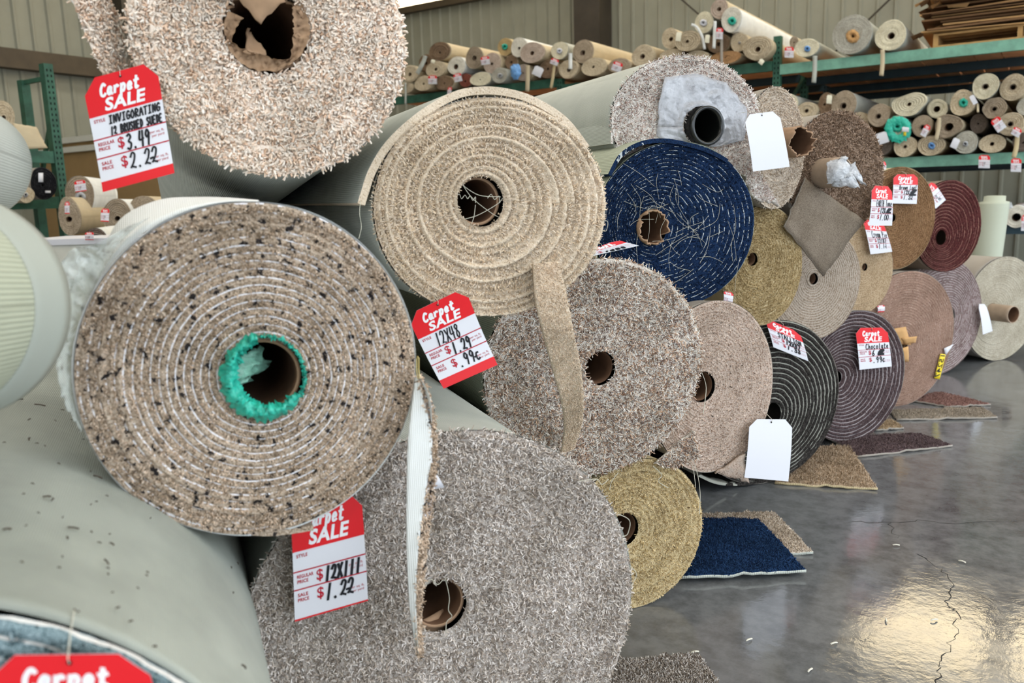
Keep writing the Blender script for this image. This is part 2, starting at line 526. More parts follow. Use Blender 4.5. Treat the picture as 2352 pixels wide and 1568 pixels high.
def roll(key, name, label, c, ru, rz, face, back, tuft=None, A=A0, layers=14, core=None, ctype='plain', harm=(), length=3.6, ridge=0.004, group=None,
         nth=180, rows=4, cat='carpet roll', tn=0, tl=0.01, tw=0.002, curl=0.6, trnd=0.45, radial=0.0, keep=0.0, fringe=0, pitch=0.0, flare=0.0, protrude=0.0, seed=1, dish=0.0, shrink=0.022, taper=0.0):
    R = np.random.default_rng(seed)
    r = Roll(); ROLLS[key] = r
    c = np.array(c, float); r.c = c; r.A = A; r.ru = ru; r.rz = rz
    r.p = np.array([math.cos(A), math.sin(A), 0]); r.a = np.array([-math.sin(A), math.cos(A), 0])
    root = empty(name, (c[0], c[1], c[2]-rz), A); tag(root, label, cat, group)
    r.root = root; off = (0, 0, rz); r.off = off

    def loc(x, y, dy=0.0):
        q = at_plane(x, y, c+r.a*dy, r.a)-c
        return np.array([np.dot(q, r.p), np.dot(q, r.a), q[2]])
    r.loc = loc

    def outline(th):
        k = np.ones_like(th)
        for n, a, ph in harm: k = k+a*np.cos(n*th-ph)
        return ru*np.cos(th)*k, rz*np.sin(th)*k
    r.outline = outline
    rc = 0.16*min(ru, rz); cc = np.zeros(2)
    if core:
        q = loc(core[0], core[1]); cc = np.array([q[0], q[2]])
        rc = abs(loc(core[0]+core[2]*0.7, core[1]-core[2]*0.7)[2]-q[2])/0.7
    r.cc = cc; r.rc = rc
    # body
    th = np.linspace(0, 2*PI, nth, endpoint=False)
    ox, oz = outline(th)
    ys = [0.0, 0.03, 0.10, 0.25, 0.5, 0.9, 1.4, 2.0, 2.8, length]
    V = []; UV = []
    for i, y in enumerate(ys):
        y = min(y, length)
        s = 1.0+(flare*math.exp(-y/0.05))-shrink*min(1.0, y/0.06)-taper*min(1.0, y/0.5)
        wob = 1+0.003*np.sin(3*th+y*5+seed)+0.002*np.sin(7*th-y*4)
        V.append(np.stack([ox*s*wob, np.full(nth, y), oz*s*wob-pitch*y], 1)); UV.append(np.stack([th*max(ru, rz), np.full(nth, y)], 1))
    V = np.concatenate(V); UV = np.concatenate(UV)
    i = np.arange(nth); j = (i+1) % nth
    Fc = np.concatenate([np.stack([k*nth+j, k*nth+i, (k+1)*nth+i, (k+1)*nth+j], 1) for k in range(len(ys)-1)])
    # inner lip and closed far end
    nb = len(V); li = np.stack([ox*0.99, np.full(nth, 0.012), oz*0.99], 1); lf = np.stack([ox*0.2, np.full(nth, length), oz*0.2-pitch*length], 1)
    V = np.concatenate([V, li, lf]); UV = np.concatenate([UV, UV[:nth], UV[:nth]])
    Fc = np.concatenate([Fc, np.stack([i, j, nb+j, nb+i], 1), np.stack([(len(ys)-1)*nth+j, (len(ys)-1)*nth+i, nb+nth+i, nb+nth+j], 1)])
    bo = mk('backing', V, Fc, back, root, off, uv=UV, smooth=True)
    # cut end: spiral of layers
    nr = max(8, layers*rows); t = np.linspace(0, 1, nr+1)
    TH, TT = np.meshgrid(np.linspace(0, 2*PI, nth+1), t)
    OX, OZ = outline(TH)
    X = cc[0]+rc*np.cos(TH)+(0.994*OX-cc[0]-rc*np.cos(TH))*TT; Z = cc[1]+rc*np.sin(TH)+(0.994*OZ-cc[1]-rc*np.sin(TH))*TT
    s = TT*layers+TH/(2*PI); f = s-np.floor(s)
    prof = np.where(f < 0.2, 0.0, np.sin(PI*np.clip((f-0.2)/0.8, 0, 1))**0.6)
    lay = R.normal(0, 1, 400)
    Yd = -ridge*prof+lay[np.floor(s).astype(int) % 400]*ridge*0.35+R.normal(0, ridge*0.16, TH.shape)+dish*(1-TT)
    Yd[:, -1] = Yd[:, 0]
    r.grid = (X, Yd, Z, s)
    V = np.stack([X, Yd, Z], -1).reshape(-1, 3); UV = np.stack([TH/(2*PI), TT*layers], -1).reshape(-1, 2)
    a = np.arange(nr)[:, None]*(nth+1)+np.arange(nth)[None]
    Fc = np.stack([a, a+1, a+nth+2, a+nth+1], -1).reshape(-1, 4)
    ce = mk('cut_end', V, Fc, face, root, off, uv=UV, smooth=True)
    r.end = ce
    # yarn ends standing out of the cut end
    if tuft is not None and tn:
        m = int(tn*1.6); th_ = R.uniform(0, 2*PI, m); tt = np.sqrt(R.uniform((rc/min(ru, rz))**2, 1, m)); tt = np.clip((tt-rc/min(ru, rz))/(1-rc/min(ru, rz)), 0, 1)
        ss = tt*layers+th_/(2*PI); ff = ss-np.floor(ss)
        ok = ff > keep
        th_, tt, ff, ss = th_[ok][:tn], tt[ok][:tn], ff[ok][:tn], ss[ok][:tn]
        o1, o2 = outline(th_)
        px_ = cc[0]+rc*np.cos(th_)+(0.98*o1-cc[0]-rc*np.cos(th_))*tt; pz_ = cc[1]+rc*np.sin(th_)+(0.98*o2-cc[1]-rc*np.sin(th_))*tt
        py_ = -ridge*np.where(ff < 0.2, 0, np.sin(PI*np.clip((ff-0.2)/0.8, 0, 1))**0.6)+dish*(1-tt)+0.001
        Pb = np.stack([px_, py_, pz_], 1)
        rad = np.stack([np.cos(th_), 0*th_, np.sin(th_)], 1)
        sg = R.choice([-1.0, -1.0, 1.0], len(th_))[:, None]
        Nn = np.array([[0, -1.0, 0]])*(1-abs(radial))+rad*radial*sg
        Tt = R.normal(0, 1, Pb.shape); Tt[:, 1] *= 0.3
        V, Fc = tufts(Pb, Nn, Tt, 5, tl, tw, curl, trnd, R)
        if fringe:
            th2 = R.uniform(0, 2*PI, fringe); o1, o2 = outline(th2)
            P2 = np.stack([o1*0.99, R.uniform(-0.002, 0.006, fringe), o2*0.99], 1)
            N2 = np.stack([np.cos(th2)*0.7, np.full(fringe, -0.6), np.sin(th2)*0.7], 1)
            V2, F2 = tufts(P2, N2, R.normal(0, 1, P2.shape), 5, tl, tw, curl, trnd*1.2, R)
            Fc = np.concatenate([Fc, F2+len(V)]); V = np.concatenate([V, V2])
        po = mk('pile', V, Fc, tuft, root, off, smooth=True); po['kind'] = 'stuff'
    # core
    if core and ctype != 'none':
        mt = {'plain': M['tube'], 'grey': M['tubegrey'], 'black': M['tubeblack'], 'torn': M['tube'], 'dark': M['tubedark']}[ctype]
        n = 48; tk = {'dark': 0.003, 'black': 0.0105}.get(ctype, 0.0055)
        jag = np.zeros(n)
        if ctype == 'torn': jag = 0.013*np.abs(R.normal(0, 1, n)); jag = (jag+np.roll(jag, 1)*0.5)
        th = np.linspace(0, 2*PI, n, endpoint=False); y0 = -protrude+(0.012 if ctype in ('dark', 'plain', 'grey') and protrude == 0 else 0.0)
        ro = rc*0.97; ri = ro-tk
        wv = 1+(0.05*R.normal(0, 1, n) if ctype == 'torn' else 0)
        ring = lambda q, y, w=1: np.stack([cc[0]+q*w*np.cos(th), y+0*th, cc[1]+q*w*np.sin(th)], 1)
        V = np.concatenate([ring(ro, 0.6), ring(ro, y0+0.02+jag), ring(ro*1.0, y0+jag, wv), ring(ri, y0+jag+0.001, wv), ring(ri, y0+0.03+jag), ring(ri, 1.4), ring(0.001, 1.4)])
        i = np.arange(n); j = (i+1) % n
        Fc = np.concatenate([np.stack([k*n+j, k*n+i, (k+1)*n+i, (k+1)*n+j], 1) for k in range(6)])
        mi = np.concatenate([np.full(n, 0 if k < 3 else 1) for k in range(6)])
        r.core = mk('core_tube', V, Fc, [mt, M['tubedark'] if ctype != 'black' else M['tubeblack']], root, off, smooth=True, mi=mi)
    return r


def uwz(u, w, z): return P0*u+D0*w+np.array([0, 0, z])


def strip_extrude(r, name, pxs, thick, y0, y1, back, face, parent=None, side=1, dy=0.0):
    """the loose outer turn of a roll: cross-section drawn along pixel points on the cut end, running back along the roll"""
    L = [r.loc(x, y, dy) for x, y in pxs]
    q = np.array([[a[0], a[2]] for a in L])
    # resample smoothly
    t = np.arange(len(q)); tt = np.linspace(0, len(q)-1, (len(q)-1)*6+1)
    def cr_(k):
        out = []
        for s in tt:
            i = min(int(s), len(q)-2); u = s-i; p = [q[max(i-1, 0)], q[i], q[i+1], q[min(i+2, len(q)-1)]]
            out.append(0.5*(2*p[1]+(p[2]-p[0])*u+(2*p[0]-5*p[1]+4*p[2]-p[3])*u*u+(3*p[1]-p[0]-3*p[2]+p[3])*u**3))
        return np.array(out)
    q = cr_(0)
    d = np.gradient(q, axis=0); n = np.stack([-d[:, 1], d[:, 0]], 1)*side; n /= np.linalg.norm(n, axis=1)[:, None]+1e-9
    inner = q+n*thick
    K = len(q); ysn = [y0, y0+0.05, y0+0.2, y0+0.6, y1] if y1-y0 > 0.6 else [y0, (y0+y1)/2, y1]
    V = []; UV = []
    al = np.concatenate([[0], np.cumsum(np.linalg.norm(np.diff(q, axis=0), axis=1))])
    for y in ysn:
        V += [(a[0], y, a[1]) for a in q]; UV += [(s, y) for s in al]
        V += [(a[0], y, a[1]) for a in inner]; UV += [(s, y) for s in al]
    Fc = []; mi = []
    def blk(k): return k*2*K
    for k in range(len(ysn)-1):
        a, b = blk(k), blk(k+1)
        for i in range(K-1):
            Fc.append((a+i, a+i+1, b+i+1, b+i)); mi.append(0)
            Fc.append((a+K+i+1, a+K+i, b+K+i, b+K+i+1)); mi.append(1)
        for i in (0, K-1): Fc.append((a+i, b+i, b+K+i, a+K+i)); mi.append(1)
    for b in (0, blk(len(ysn)-1)):
        for i in range(K-1): Fc.append((b+i, b+K+i, b+K+i+1, b+i+1)); mi.append(1)
    return mk(name, V, Fc, [back, face], parent or r.root, r.off, uv=UV, mi=mi)


def patch_world(C, nu, nv, thick, bulge=0.0, jitter=0.0, seed=0, rag=0.0):
    """C: four world corners (u0v0, u1v0, u1v1, u0v1) -> a bent sheet with thickness; returns V, F, UV, normals of the top"""
    R = np.random.default_rng(seed); C = [np.array(c, float) for c in C]
    n = np.cross(C[3]-C[0], C[1]-C[0]); n /= np.linalg.norm(n)
    V = []; UV = []
    for k in range(2):
        for j in range(nv+1):
            for i in range(nu+1):
                u, v = i/nu, j/nv
                p = C[0]*(1-u)*(1-v)+C[1]*u*(1-v)+C[2]*u*v+C[3]*(1-u)*v
                p = p+n*(bulge*math.sin(PI*u)*math.sin(PI*min(1, v))+(thick if k == 0 else 0))
                V.append(p); UV.append((u*np.linalg.norm(C[1]-C[0]), v*np.linalg.norm(C[3]-C[0])))
    V = np.array(V); m = (nu+1)*(nv+1)
    if jitter:
        jt = R.normal(0, jitter, (m, 1))*n; V[:m] += jt; V[m:] += jt*0.3
    if rag:
        idx = [j*(nu+1)+i for j in range(nv+1) for i in range(nu+1) if i in (0, nu) or j in (0, nv)]
        jt = R.normal(0, rag, (len(idx), 3)); V[idx] += jt; V[[q+m for q in idx]] += jt
    Fc = []; mi = []
    g = lambda i, j, k=0: k*m+j*(nu+1)+i
    for j in range(nv):
        for i in range(nu):
            Fc.append((g(i, j), g(i+1, j), g(i+1, j+1), g(i, j+1))); mi.append(0)
            Fc.append((g(i, j, 1), g(i, j+1, 1), g(i+1, j+1, 1), g(i+1, j, 1))); mi.append(1)
    for i in range(nu):
        Fc.append((g(i, 0, 1), g(i+1, 0, 1), g(i+1, 0), g(i, 0))); mi.append(2)
        Fc.append((g(i, nv), g(i+1, nv), g(i+1, nv, 1), g(i, nv, 1))); mi.append(2)
    for j in range(nv):
        Fc.append((g(0, j), g(0, j+1), g(0, j+1, 1), g(0, j, 1))); mi.append(2)
        Fc.append((g(nu, j, 1), g(nu, j+1, 1), g(nu, j+1), g(nu, j))); mi.append(2)
    return V, Fc, UV, mi, n, m


def patch_tufts(V, nu, nv, n, N, tl, tw, curl, rnd, seed):
    R = np.random.default_rng(seed)
    G = V[:(nu+1)*(nv+1)].reshape(nv+1, nu+1, 3)
    u = R.uniform(0, nu-1e-6, n); v = R.uniform(0, nv-1e-6, n); i = u.astype(int); j = v.astype(int); a = (u-i)[:, None]; b = (v-j)[:, None]
    P = G[j, i]*(1-a)*(1-b)+G[j, i+1]*a*(1-b)+G[j+1, i+1]*a*b+G[j+1, i]*(1-a)*b
    return tufts(P, np.repeat(N[None], n, 0), R.normal(0, 1, P.shape), 4, tl, tw, curl, rnd, R)


def local_to(r, W):
    """world points -> the roll's child coordinates"""
    q = np.asarray(W, float)-r.c
    return np.stack([q@r.p, q@r.a, q[:, 2]], 1)


def sheet(r, name, pxs, dys, mats, nu=10, nv=10, thick=0.01, bulge=0.0, jitter=0.0, seed=0, rag=0.0, tuft=None, tn=0, tl=0.008, tw=0.002, flip=False):
    """a loose piece of carpet belonging to roll r: four pixel corners, each at its own distance from the cut end"""
    C = [at_plane(x, y, r.c+r.a*d, r.a) for (x, y), d in zip(pxs, dys)]
    C = local_to(r, C)
    V, Fc, UV, mi, n, m = patch_world(C, nu, nv, thick, bulge, jitter, seed, rag)
    o = mk(name, V, Fc, mats, r.root, r.off, uv=UV, mi=mi, smooth=True)
    if tuft is not None and tn:
        V2, F2 = patch_tufts(V, nu, nv, tn, n, tl, tw, 0.6, 0.5, seed+5)
        q = mk('pile', V2, F2, tuft, o, smooth=True); q['kind'] = 'stuff'
    return o

# ------------------------------------------------------------------ the stack of big rolls
ST = 'carpet rolls stacked along the aisle'
CREAM = [(222, 200, 180), (230, 215, 200), (234, 222, 210), (226, 206, 188), (236, 227, 217), (208, 178, 154), (230, 218, 205)]
SPECK = [(118, 102, 86), (150, 132, 114), (176, 158, 140), (196, 180, 164), (160, 142, 124)]
BEIGE = [(178, 156, 132), (208, 190, 166), (220, 204, 184), (200, 180, 154), (228, 214, 198)]
SALT = [(150, 128, 118), (205, 198, 192), (228, 224, 218), (176, 162, 154), (236, 232, 228), (120, 104, 98)]
NAVY = [(12, 22, 40), (19, 35, 62), (27, 48, 80), (16, 29, 52)]
MIXED = [(122, 98, 82), (196, 188, 180), (222, 216, 208), (160, 142, 126), (232, 228, 222), (104, 88, 82), (178, 150, 128)]
GREY = [(112, 102, 94), (162, 152, 142), (190, 182, 176), (140, 128, 118), (204, 198, 194)]
STRAW = [(142, 122, 88), (180, 160, 120), (200, 182, 146), (168, 148, 108)]
PINKB = [(140, 118, 104), (176, 156, 142), (192, 176, 164), (164, 144, 130)]
CHAR = [(30, 28, 27), (48, 45, 43), (64, 60, 57)]
AUB = [(50, 40, 42), (70, 57, 58), (92, 78, 78)]
ROSE = [(108, 82, 70), (136, 109, 95), (150, 124, 110), (126, 100, 86)]
MAUVE = [(92, 58, 58), (118, 102, 99), (132, 118, 115), (102, 80, 80)]
FARB = [(146, 137, 120), (164, 156, 139), (176, 168, 152)]
OLIVE = [(118, 98, 66), (148, 128, 92), (168, 148, 112), (136, 116, 80)]
TAUPE = [(122, 106, 90), (150, 134, 118), (168, 154, 140)]
PIE = [(136, 114, 88), (164, 142, 114), (176, 156, 130)]
PALE = [(150, 134, 118), (184, 170, 154), (202, 190, 176), (170, 154, 138)]
BROWN = [(92, 74, 60), (122, 102, 86), (150, 130, 114), (110, 90, 74)]
LOAF = [(84, 60, 40), (112, 84, 58), (130, 100, 72)]
MAROON = [(54, 27, 27), (74, 38, 37), (90, 50, 47)]

BIG = [  # key, u, w, z, ru, rz, label, pile, kwargs
 ('C', .1878, 1.4808, 1.4199, .2226, .2241, 'big cream flecked carpet roll on top of the pile, torn cardboard core, ribbed backing', CREAM,
  dict(line=(226, 214, 200), lw=.05, lbreak=.62, back='light', layers=12, core=(612, 72, 96), ctype='torn', tn=15000, tl=.0105, tw=.0046, curl=1.6, trnd=.55, radial=.1, ridge=.004, pitch=.075, protrude=.012, nth=240, fringe=700, yarn=190)),
 ('S', .0973, 1.2339, .9069, .238, .2461, 'brown carpet roll with black flecks, white spiral lines and teal plastic in its core', SPECK,
  dict(line=(232, 230, 234), lw=.19, lbreak=.46, lfade=(8.5, 14.5, .34, .54), fleck=(46, 42, 42), fl=.60, flscale=85, back='white', layers=17, core=(605, 866, 98), ctype='plain', tn=17000, tl=.0042, tw=.0022, curl=.3, trnd=.4, keep=.2, ridge=.003, nth=260, yarn=210, flare=.004)),
 ('G', .4101, 1.3438, .374, .3738, .374, 'largest grey taupe looped carpet roll on the floor with hollow brown core', GREY,
  dict(back='light', layers=26, core=(1012, 1390, 76), ctype='plain', tn=34000, tl=.0095, tw=.0022, curl=.9, trnd=.6, radial=.05, ridge=.002, nth=260, fringe=1500, yarn=300)),
 ('M', .998, 1.8774, .6994, .3201, .2876, 'white and brown flecked shaggy carpet roll behind a hanging cream strip', MIXED,
  dict(line=(226, 222, 214), lw=.08, lbreak=.52, back='green', layers=19, core=(1378, 845, 44), ctype='dark', tn=19000, tl=.013, tw=.0026, curl=.8, trnd=.5, radial=.1, ridge=.003, nth=220, fringe=900, yarn=240, dish=.0)),
 ('B1', .5889, 1.5232, 1.1256, .2431, .2102, 'beige carpet roll with loose yarn threads across its open core', BEIGE,
  dict(back='light', layers=13, core=(1100, 462, 60), ctype='plain', tn=13000, tl=.0065, tw=.0021, curl=.35, trnd=.35, radial=.55, ridge=.009, keep=.2, nth=240, fringe=500, yarn=260)),
 ('N', 1.4676, 2.2233, 1.0415, .2957, .2574, 'navy blue carpet roll tangled with pale threads', NAVY,
  dict(line=(176, 180, 180), lw=.13, lbreak=.51, back='green', layers=17, core=(1496, 522, 44), ctype='torn', tn=9000, tl=.005, tw=.0024, curl=.4, trnd=.5, keep=.14, ridge=.003, nth=200, yarn=200, protrude=.03)),
 ('P', 1.5565, 2.30, 1.3635, .2808, .2039, 'white and mauve looped carpet roll with black plastic core ring in milky plastic', SALT,
  dict(line=(236, 234, 230), lw=.06, lbreak=.55, back='light', layers=10, core=(1608, 291, 46), ctype='black', tn=13000, tl=.0115, tw=.0027, curl=.9, trnd=.55, radial=.1, ridge=.003, nth=200, fringe=700, yarn=240, protrude=.045)),
 ('T', 1.1142, 1.8807, .2169, .2169, .2169, 'straw coloured carpet roll on the floor under the shaggy roll', STRAW,
  dict(line=(196, 180, 146), lw=.12, lbreak=.5, fleck=(104, 84, 56), fl=.68, flscale=70, back='yellow', layers=13, core=(1432, 1215, 46), ctype='dark', tn=8000, tl=.007, tw=.0022, curl=.5, trnd=.5, ridge=.004, yarn=240, fringe=200)),
 ('K', 1.545, 2.13, .5326, .232, .2787, 'pinkish beige dark flecked carpet roll below the navy roll', PINKB,
  dict(line=(160, 146, 134), lw=.2, lbreak=.52, fleck=(96, 84, 76), fl=.66, flscale=90, back='grey', layers=24, core=(1612, 888, 40), ctype='dark', tn=7000, tl=.006, tw=.0024, curl=.5, trnd=.5, ridge=.002, yarn=220)),
 ('BK', 2.0872, 2.5237, .3283, .3468, .3283, 'charcoal black carpet roll with widely spaced pale spiral lines on the floor', CHAR,
  dict(line=(152, 152, 142), lw=.17, lbreak=.25, back='grey', layers=16, core=(1772, 950, 30), ctype='none', ridge=.006, yarn=160, harm=((2, .01, .4),))),
 ('DB', 2.7784, 2.7872, .3024, .3024, .3024, 'dark aubergine carpet roll with grey spiral lines on the floor', AUB,
  dict(line=(150, 142, 142), lw=.17, lbreak=.32, back='grey', layers=17, core=(1922, 866, 16), ctype='none', ridge=.005, yarn=160)),
 ('PK', 3.4757, 3.1575, .357, .357, .357, 'rose brown carpet roll on the floor with crumpled cardboard core and yellow label', ROSE,
  dict(line=(176, 156, 144), lw=.12, lbreak=.55, back='grey', layers=26, core=(2066, 795, 26), ctype='torn', ridge=.002, yarn=180, harm=((3, .012, 2.0),), protrude=.01)),
 ('MS', 4.2206, 3.585, .3541, .3541, .3541, 'mauve grey carpet roll with wine red spiral lines on the floor', MAUVE,
  dict(line=(172, 160, 158), lw=.25, lbreak=.45, back='grey', layers=20, core=(2180, 725, 20), ctype='dark', ridge=.003, yarn=150)),
 ('FB', 4.9077, 3.7034, .3386, .3386, .3386, 'pale beige carpet roll at the far end of the row, long cardboard core sticking out', FARB,
  dict(back='grey', layers=22, core=(2278, 716, 22), ctype='grey', ridge=.002, yarn=160, protrude=.15)),
 ('OL', 1.985, 2.45, .871, .18, .219, 'olive gold carpet roll partly hidden behind the navy roll', OLIVE,
  dict(line=(188, 172, 138), lw=.22, lbreak=.52, back='yellow', layers=19, core=(1728, 595, 16), ctype='dark', tn=5000, tl=.006, tw=.0026, curl=.5, trnd=.5, ridge=.003, yarn=200)),
 ('GB', 2.4764, 2.7136, .7512, .2384, .2377, 'taupe carpet roll with fine pale lines, half covered by a hanging backing flap', TAUPE,
  dict(line=(176, 166, 154), lw=.22, lbreak=.42, back='grey', layers=22, core=(1868, 640, 14), ctype='dark', ridge=.002, yarn=180)),
 ('CP', 3.0528, 3.0575, .7392, .2134, .2138, 'light brown carpet roll with a dark slit core, below two sale tags', PIE,
  dict(back='grey', layers=20, core=(1986, 613, 9), ctype='dark', ridge=.002, yarn=170)),
 ('PB', 1.9837, 2.40, 1.2854, .13, .2099, 'pale beige striped carpet roll with ragged cardboard core sticking out', PALE,
  dict(line=(206, 196, 182), lw=.14, lbreak=.45, back='grey', layers=15, core=(1790, 330, 36), ctype='torn', ridge=.004, tn=4500, tl=.007, tw=.0026, curl=.5, trnd=.5, fringe=250, yarn=200, protrude=.13)),
 ('BR', 2.3226, 2.4591, 1.1915, .2301, .2313, 'shaggy brown carpet roll with plastic stuffed cardboard core', BROWN,
  dict(line=(170, 158, 142), lw=.06, lbreak=.6, back='grey', layers=12, core=(1886, 398, 36), ctype='grey', ridge=.003, tn=9000, tl=.012, tw=.003, curl=.8, trnd=.55, fringe=450, yarn=200, protrude=.1)),
 ('BL', 3.4654, 3.2296, .9755, .262, .2621, 'dark golden brown carpet roll carrying a sale tag, beside the maroon roll', LOAF,
  dict(line=(140, 112, 84), lw=.2, lbreak=.5, back='yellow', layers=22, core=(2050, 500, 10), ctype='none', ridge=.002, yarn=170)),
 ('MR', 4.08, 3.45, .907, .265, .259, 'dark maroon carpet roll with coarse spiral layers', MAROON,
  dict(line=(150, 112, 98), lw=.10, lbreak=.38, back='taupe', layers=15, core=(2160, 545, 18), ctype='none', ridge=.006, yarn=150)),
]
TM = {}
GAIN = {'C': 1.15, 'S': 1.9, 'N': 1.2, 'B1': 1.4, 'M': 1.75, 'G': 1.75, 'P': 1.75}
for i, (key, u, w, z, ru, rz, label, cols, kw) in enumerate(BIG):
    kw = dict(kw)
    fk = {k: kw.pop(k) for k in ('line', 'lw', 'lbreak', 'fleck', 'fl', 'flscale', 'yarn', 'lfade') if k in kw}
    fm = face_mat('cut_pile_'+key.lower(), cols, **fk)
    tm = tuft_mat('yarn_'+key.lower(), gain(cols, GAIN.get(key, 1.6)), **{k: fk[k] for k in ('fleck', 'fl', 'flscale') if k in fk}) if kw.get('tn') else None
    TM[key] = (fm, tm)
    if key in ('M', 'K', 'T', 'N', 'OL', 'G'): kw['shrink'] = .036
    roll(key, 'carpet_roll', label, uwz(u, w, z), ru, rz, fm, B[kw.pop('back')], tm, group=ST, seed=11+i, **kw)
# the big roll in the near left corner and the two beside it
NEAR = [(58, 74, 78), (96, 114, 118), (138, 156, 160), (76, 94, 98), (160, 176, 180)]
fm = face_mat('cut_pile_bluegrey', NEAR, line=(214, 208, 200), lw=.14, lbreak=.2, yarn=200)
tm = tuft_mat('yarn_bluegrey', NEAR); TM['L0'] = (fm, tm)
roll('L0', 'carpet_roll', 'huge near roll with dusty grey backing and blue grey pile, bottom left corner', uwz(-.34, .80, .42), .42, .42, fm, B['smooth'], tm, group=ST,
     layers=15, core=(-900, 2100, 90), ctype='plain', tn=9000, tl=.007, tw=.003, keep=.15, curl=.5, trnd=.5, ridge=.005, nth=240, seed=3, shrink=.006)


def laid_roll(key, label, near_px, near_d, vp, R, length, back, face, before=0.8):
    """a roll pointing at vanishing pixel vp, its near end centred on near_px at distance near_d"""
    d = ray(*vp); d /= np.linalg.norm(d)
    c = CAM+ray(*near_px)/np.linalg.norm(ray(*near_px))*near_d-d*before
    root = empty('carpet_roll', tuple(c)); tag(root, label, 'carpet roll', ST)
    x = np.cross(d, [0, 0, 1]); x /= np.linalg.norm(x); y = np.cross(x, d)
    root.matrix_world = Matrix(((x[0], y[0], -d[0], c[0]), (x[1], y[1], -d[1], c[1]), (x[2], y[2], -d[2], c[2]), (0, 0, 0, 1)))
    n = 160; th = np.linspace(0, 2*PI, n, endpoint=False); V = []; UV = []
    ys = np.linspace(0, length, 12)
    for yy in ys:
        k = 1.0 if yy < length-1e-6 else 0.985
        V.append(np.stack([R*k*np.cos(th)*(1+0.01*np.sin(2*th)), R*k*np.sin(th), np.full(n, -yy)], 1)); UV.append(np.stack([th*R, np.full(n, yy)], 1))
    V = np.concatenate(V); UV = np.concatenate(UV); i = np.arange(n); j = (i+1) % n
    Fc = np.concatenate([np.stack([k*n+i, k*n+j, (k+1)*n+j, (k+1)*n+i], 1) for k in range(len(ys)-1)])
    mk('backing', V, Fc, back, root, uv=UV, smooth=True)
    for e, z in ((0, -0.004), (1, -length+0.004)):
        TH, TT = np.meshgrid(np.linspace(0, 2*PI, 97), np.linspace(0.12, 0.985, 40))
        s = TT*12+TH/(2*PI); f = s-np.floor(s)
        V = np.stack([R*TT*np.cos(TH), R*TT*np.sin(TH), z+(1 if e == 0 else -1)*0.004*np.sin(PI*f)], -1).reshape(-1, 3)
        a = np.arange(39)[:, None]*97+np.arange(96)[None]
        mk('cut_end', V, np.stack([a, a+1, a+98, a+97], -1).reshape(-1, 4), face, root, uv=np.stack([TH/(2*PI), TT*12], -1).reshape(-1, 2))
    MB().tube([(0, 0, 0.0), (0, 0, -length)], R*0.14, 20).build('core_tube', M['tube'], root)
    return root, c, d, x, y


fmb = face_mat('cut_pile_plainbeige', BEIGE, yarn=160)
lb, cb, db, xb, yb = laid_roll('LB2', 'pale green ribbed roll lying at the left edge above the huge near roll', (-128, 704), 1.12, (800, 655), .120, 1.1, B['green'], fmb, 1.1)
laid_roll('LB3', 'smaller ribbed roll end at the upper left edge, topmost on that side', (-70, 374), 1.55, (560, 560), .087, 1.1, B['light'], fmb, 1.1)
# a smooth band of loose backing round the far end of that roll
V = []; n = 96
for q, yy in ((.120, 1.02), (.1255, 1.03), (.1255, 1.075), (.1285, 1.08), (.1285, 1.108), (.117, 1.108)):
    for j in range(n): V.append((q*math.cos(2*PI*j/n)*(1+0.01*math.sin(4*PI*j/n)), q*math.sin(2*PI*j/n), -yy))
Fc = [(k*n+j, k*n+(j+1) % n, (k+1)*n+(j+1) % n, (k+1)*n+j) for k in range(5) for j in range(n)]
mk('loose_edge', V, Fc, B['smooth'], lb, smooth=True)

# ------------------------------------------------------------------ loose parts of the rolls
def grid_sheet(name, G, thick, mats, parent, loc=(0, 0, 0), tuft=None, tn=0, tl=0.008, tw=0.002, front=1):
    """G: rows x cols of points in child coordinates; a sheet with thickness away from the viewer (+y)"""
    nv, nu = G.shape[0]-1, G.shape[1]-1; m = (nu+1)*(nv+1)
    a = G.reshape(-1, 3); b = a+np.array([0, thick, 0])
    V = np.concatenate([a, b]); g = lambda i, j, k=0: k*m+j*(nu+1)+i
    Fc = []; mi = []; UV = np.stack([V[:, 0], V[:, 2]], 1)
    for j in range(nv):
        for i in range(nu):
            Fc.append((g(i, j), g(i, j+1), g(i+1, j+1), g(i+1, j))); mi.append(0)
            Fc.append((g(i, j, 1), g(i+1, j, 1), g(i+1, j+1, 1), g(i, j+1, 1))); mi.append(1)
    for i in range(nu):
        Fc.append((g(i, 0, 1), g(i, 0), g(i+1, 0), g(i+1, 0, 1))); mi.append(2)
        Fc.append((g(i, nv), g(i, nv, 1), g(i+1, nv, 1), g(i+1, nv))); mi.append(2)
    for j in range(nv):
        Fc.append((g(0, j), g(0, j, 1), g(0, j+1, 1), g(0, j+1))); mi.append(2)
        Fc.append((g(nu, j, 1), g(nu, j), g(nu, j+1), g(nu, j+1, 1))); mi.append(2)
    o = mk(name, V, Fc, mats, parent, loc, uv=UV, mi=mi, smooth=True)
    if tuft is not None and tn:
        V2, F2 = patch_tufts(a, nu, nv, tn, np.array([0, -1.0, 0]), tl, tw, 0.6, 0.5, 9)
        q = mk('pile', V2, F2, tuft, o, smooth=True); q['kind'] = 'stuff'
    return o


def smooth_rows(pts, k=5):
    q = np.array(pts, float); out = []
    for s in np.linspace(0, len(q)-1, (len(q)-1)*k+1):
        i = min(int(s), len(q)-2); u = s-i; p = [q[max(i-1, 0)], q[i], q[i+1], q[min(i+2, len(q)-1)]]
        out.append(0.5*(2*p[1]+(p[2]-p[0])*u+(2*p[0]-5*p[1]+4*p[2]-p[3])*u*u+(3*p[1]-p[0]-3*p[2]+p[3])*u**3))
    return np.array(out)


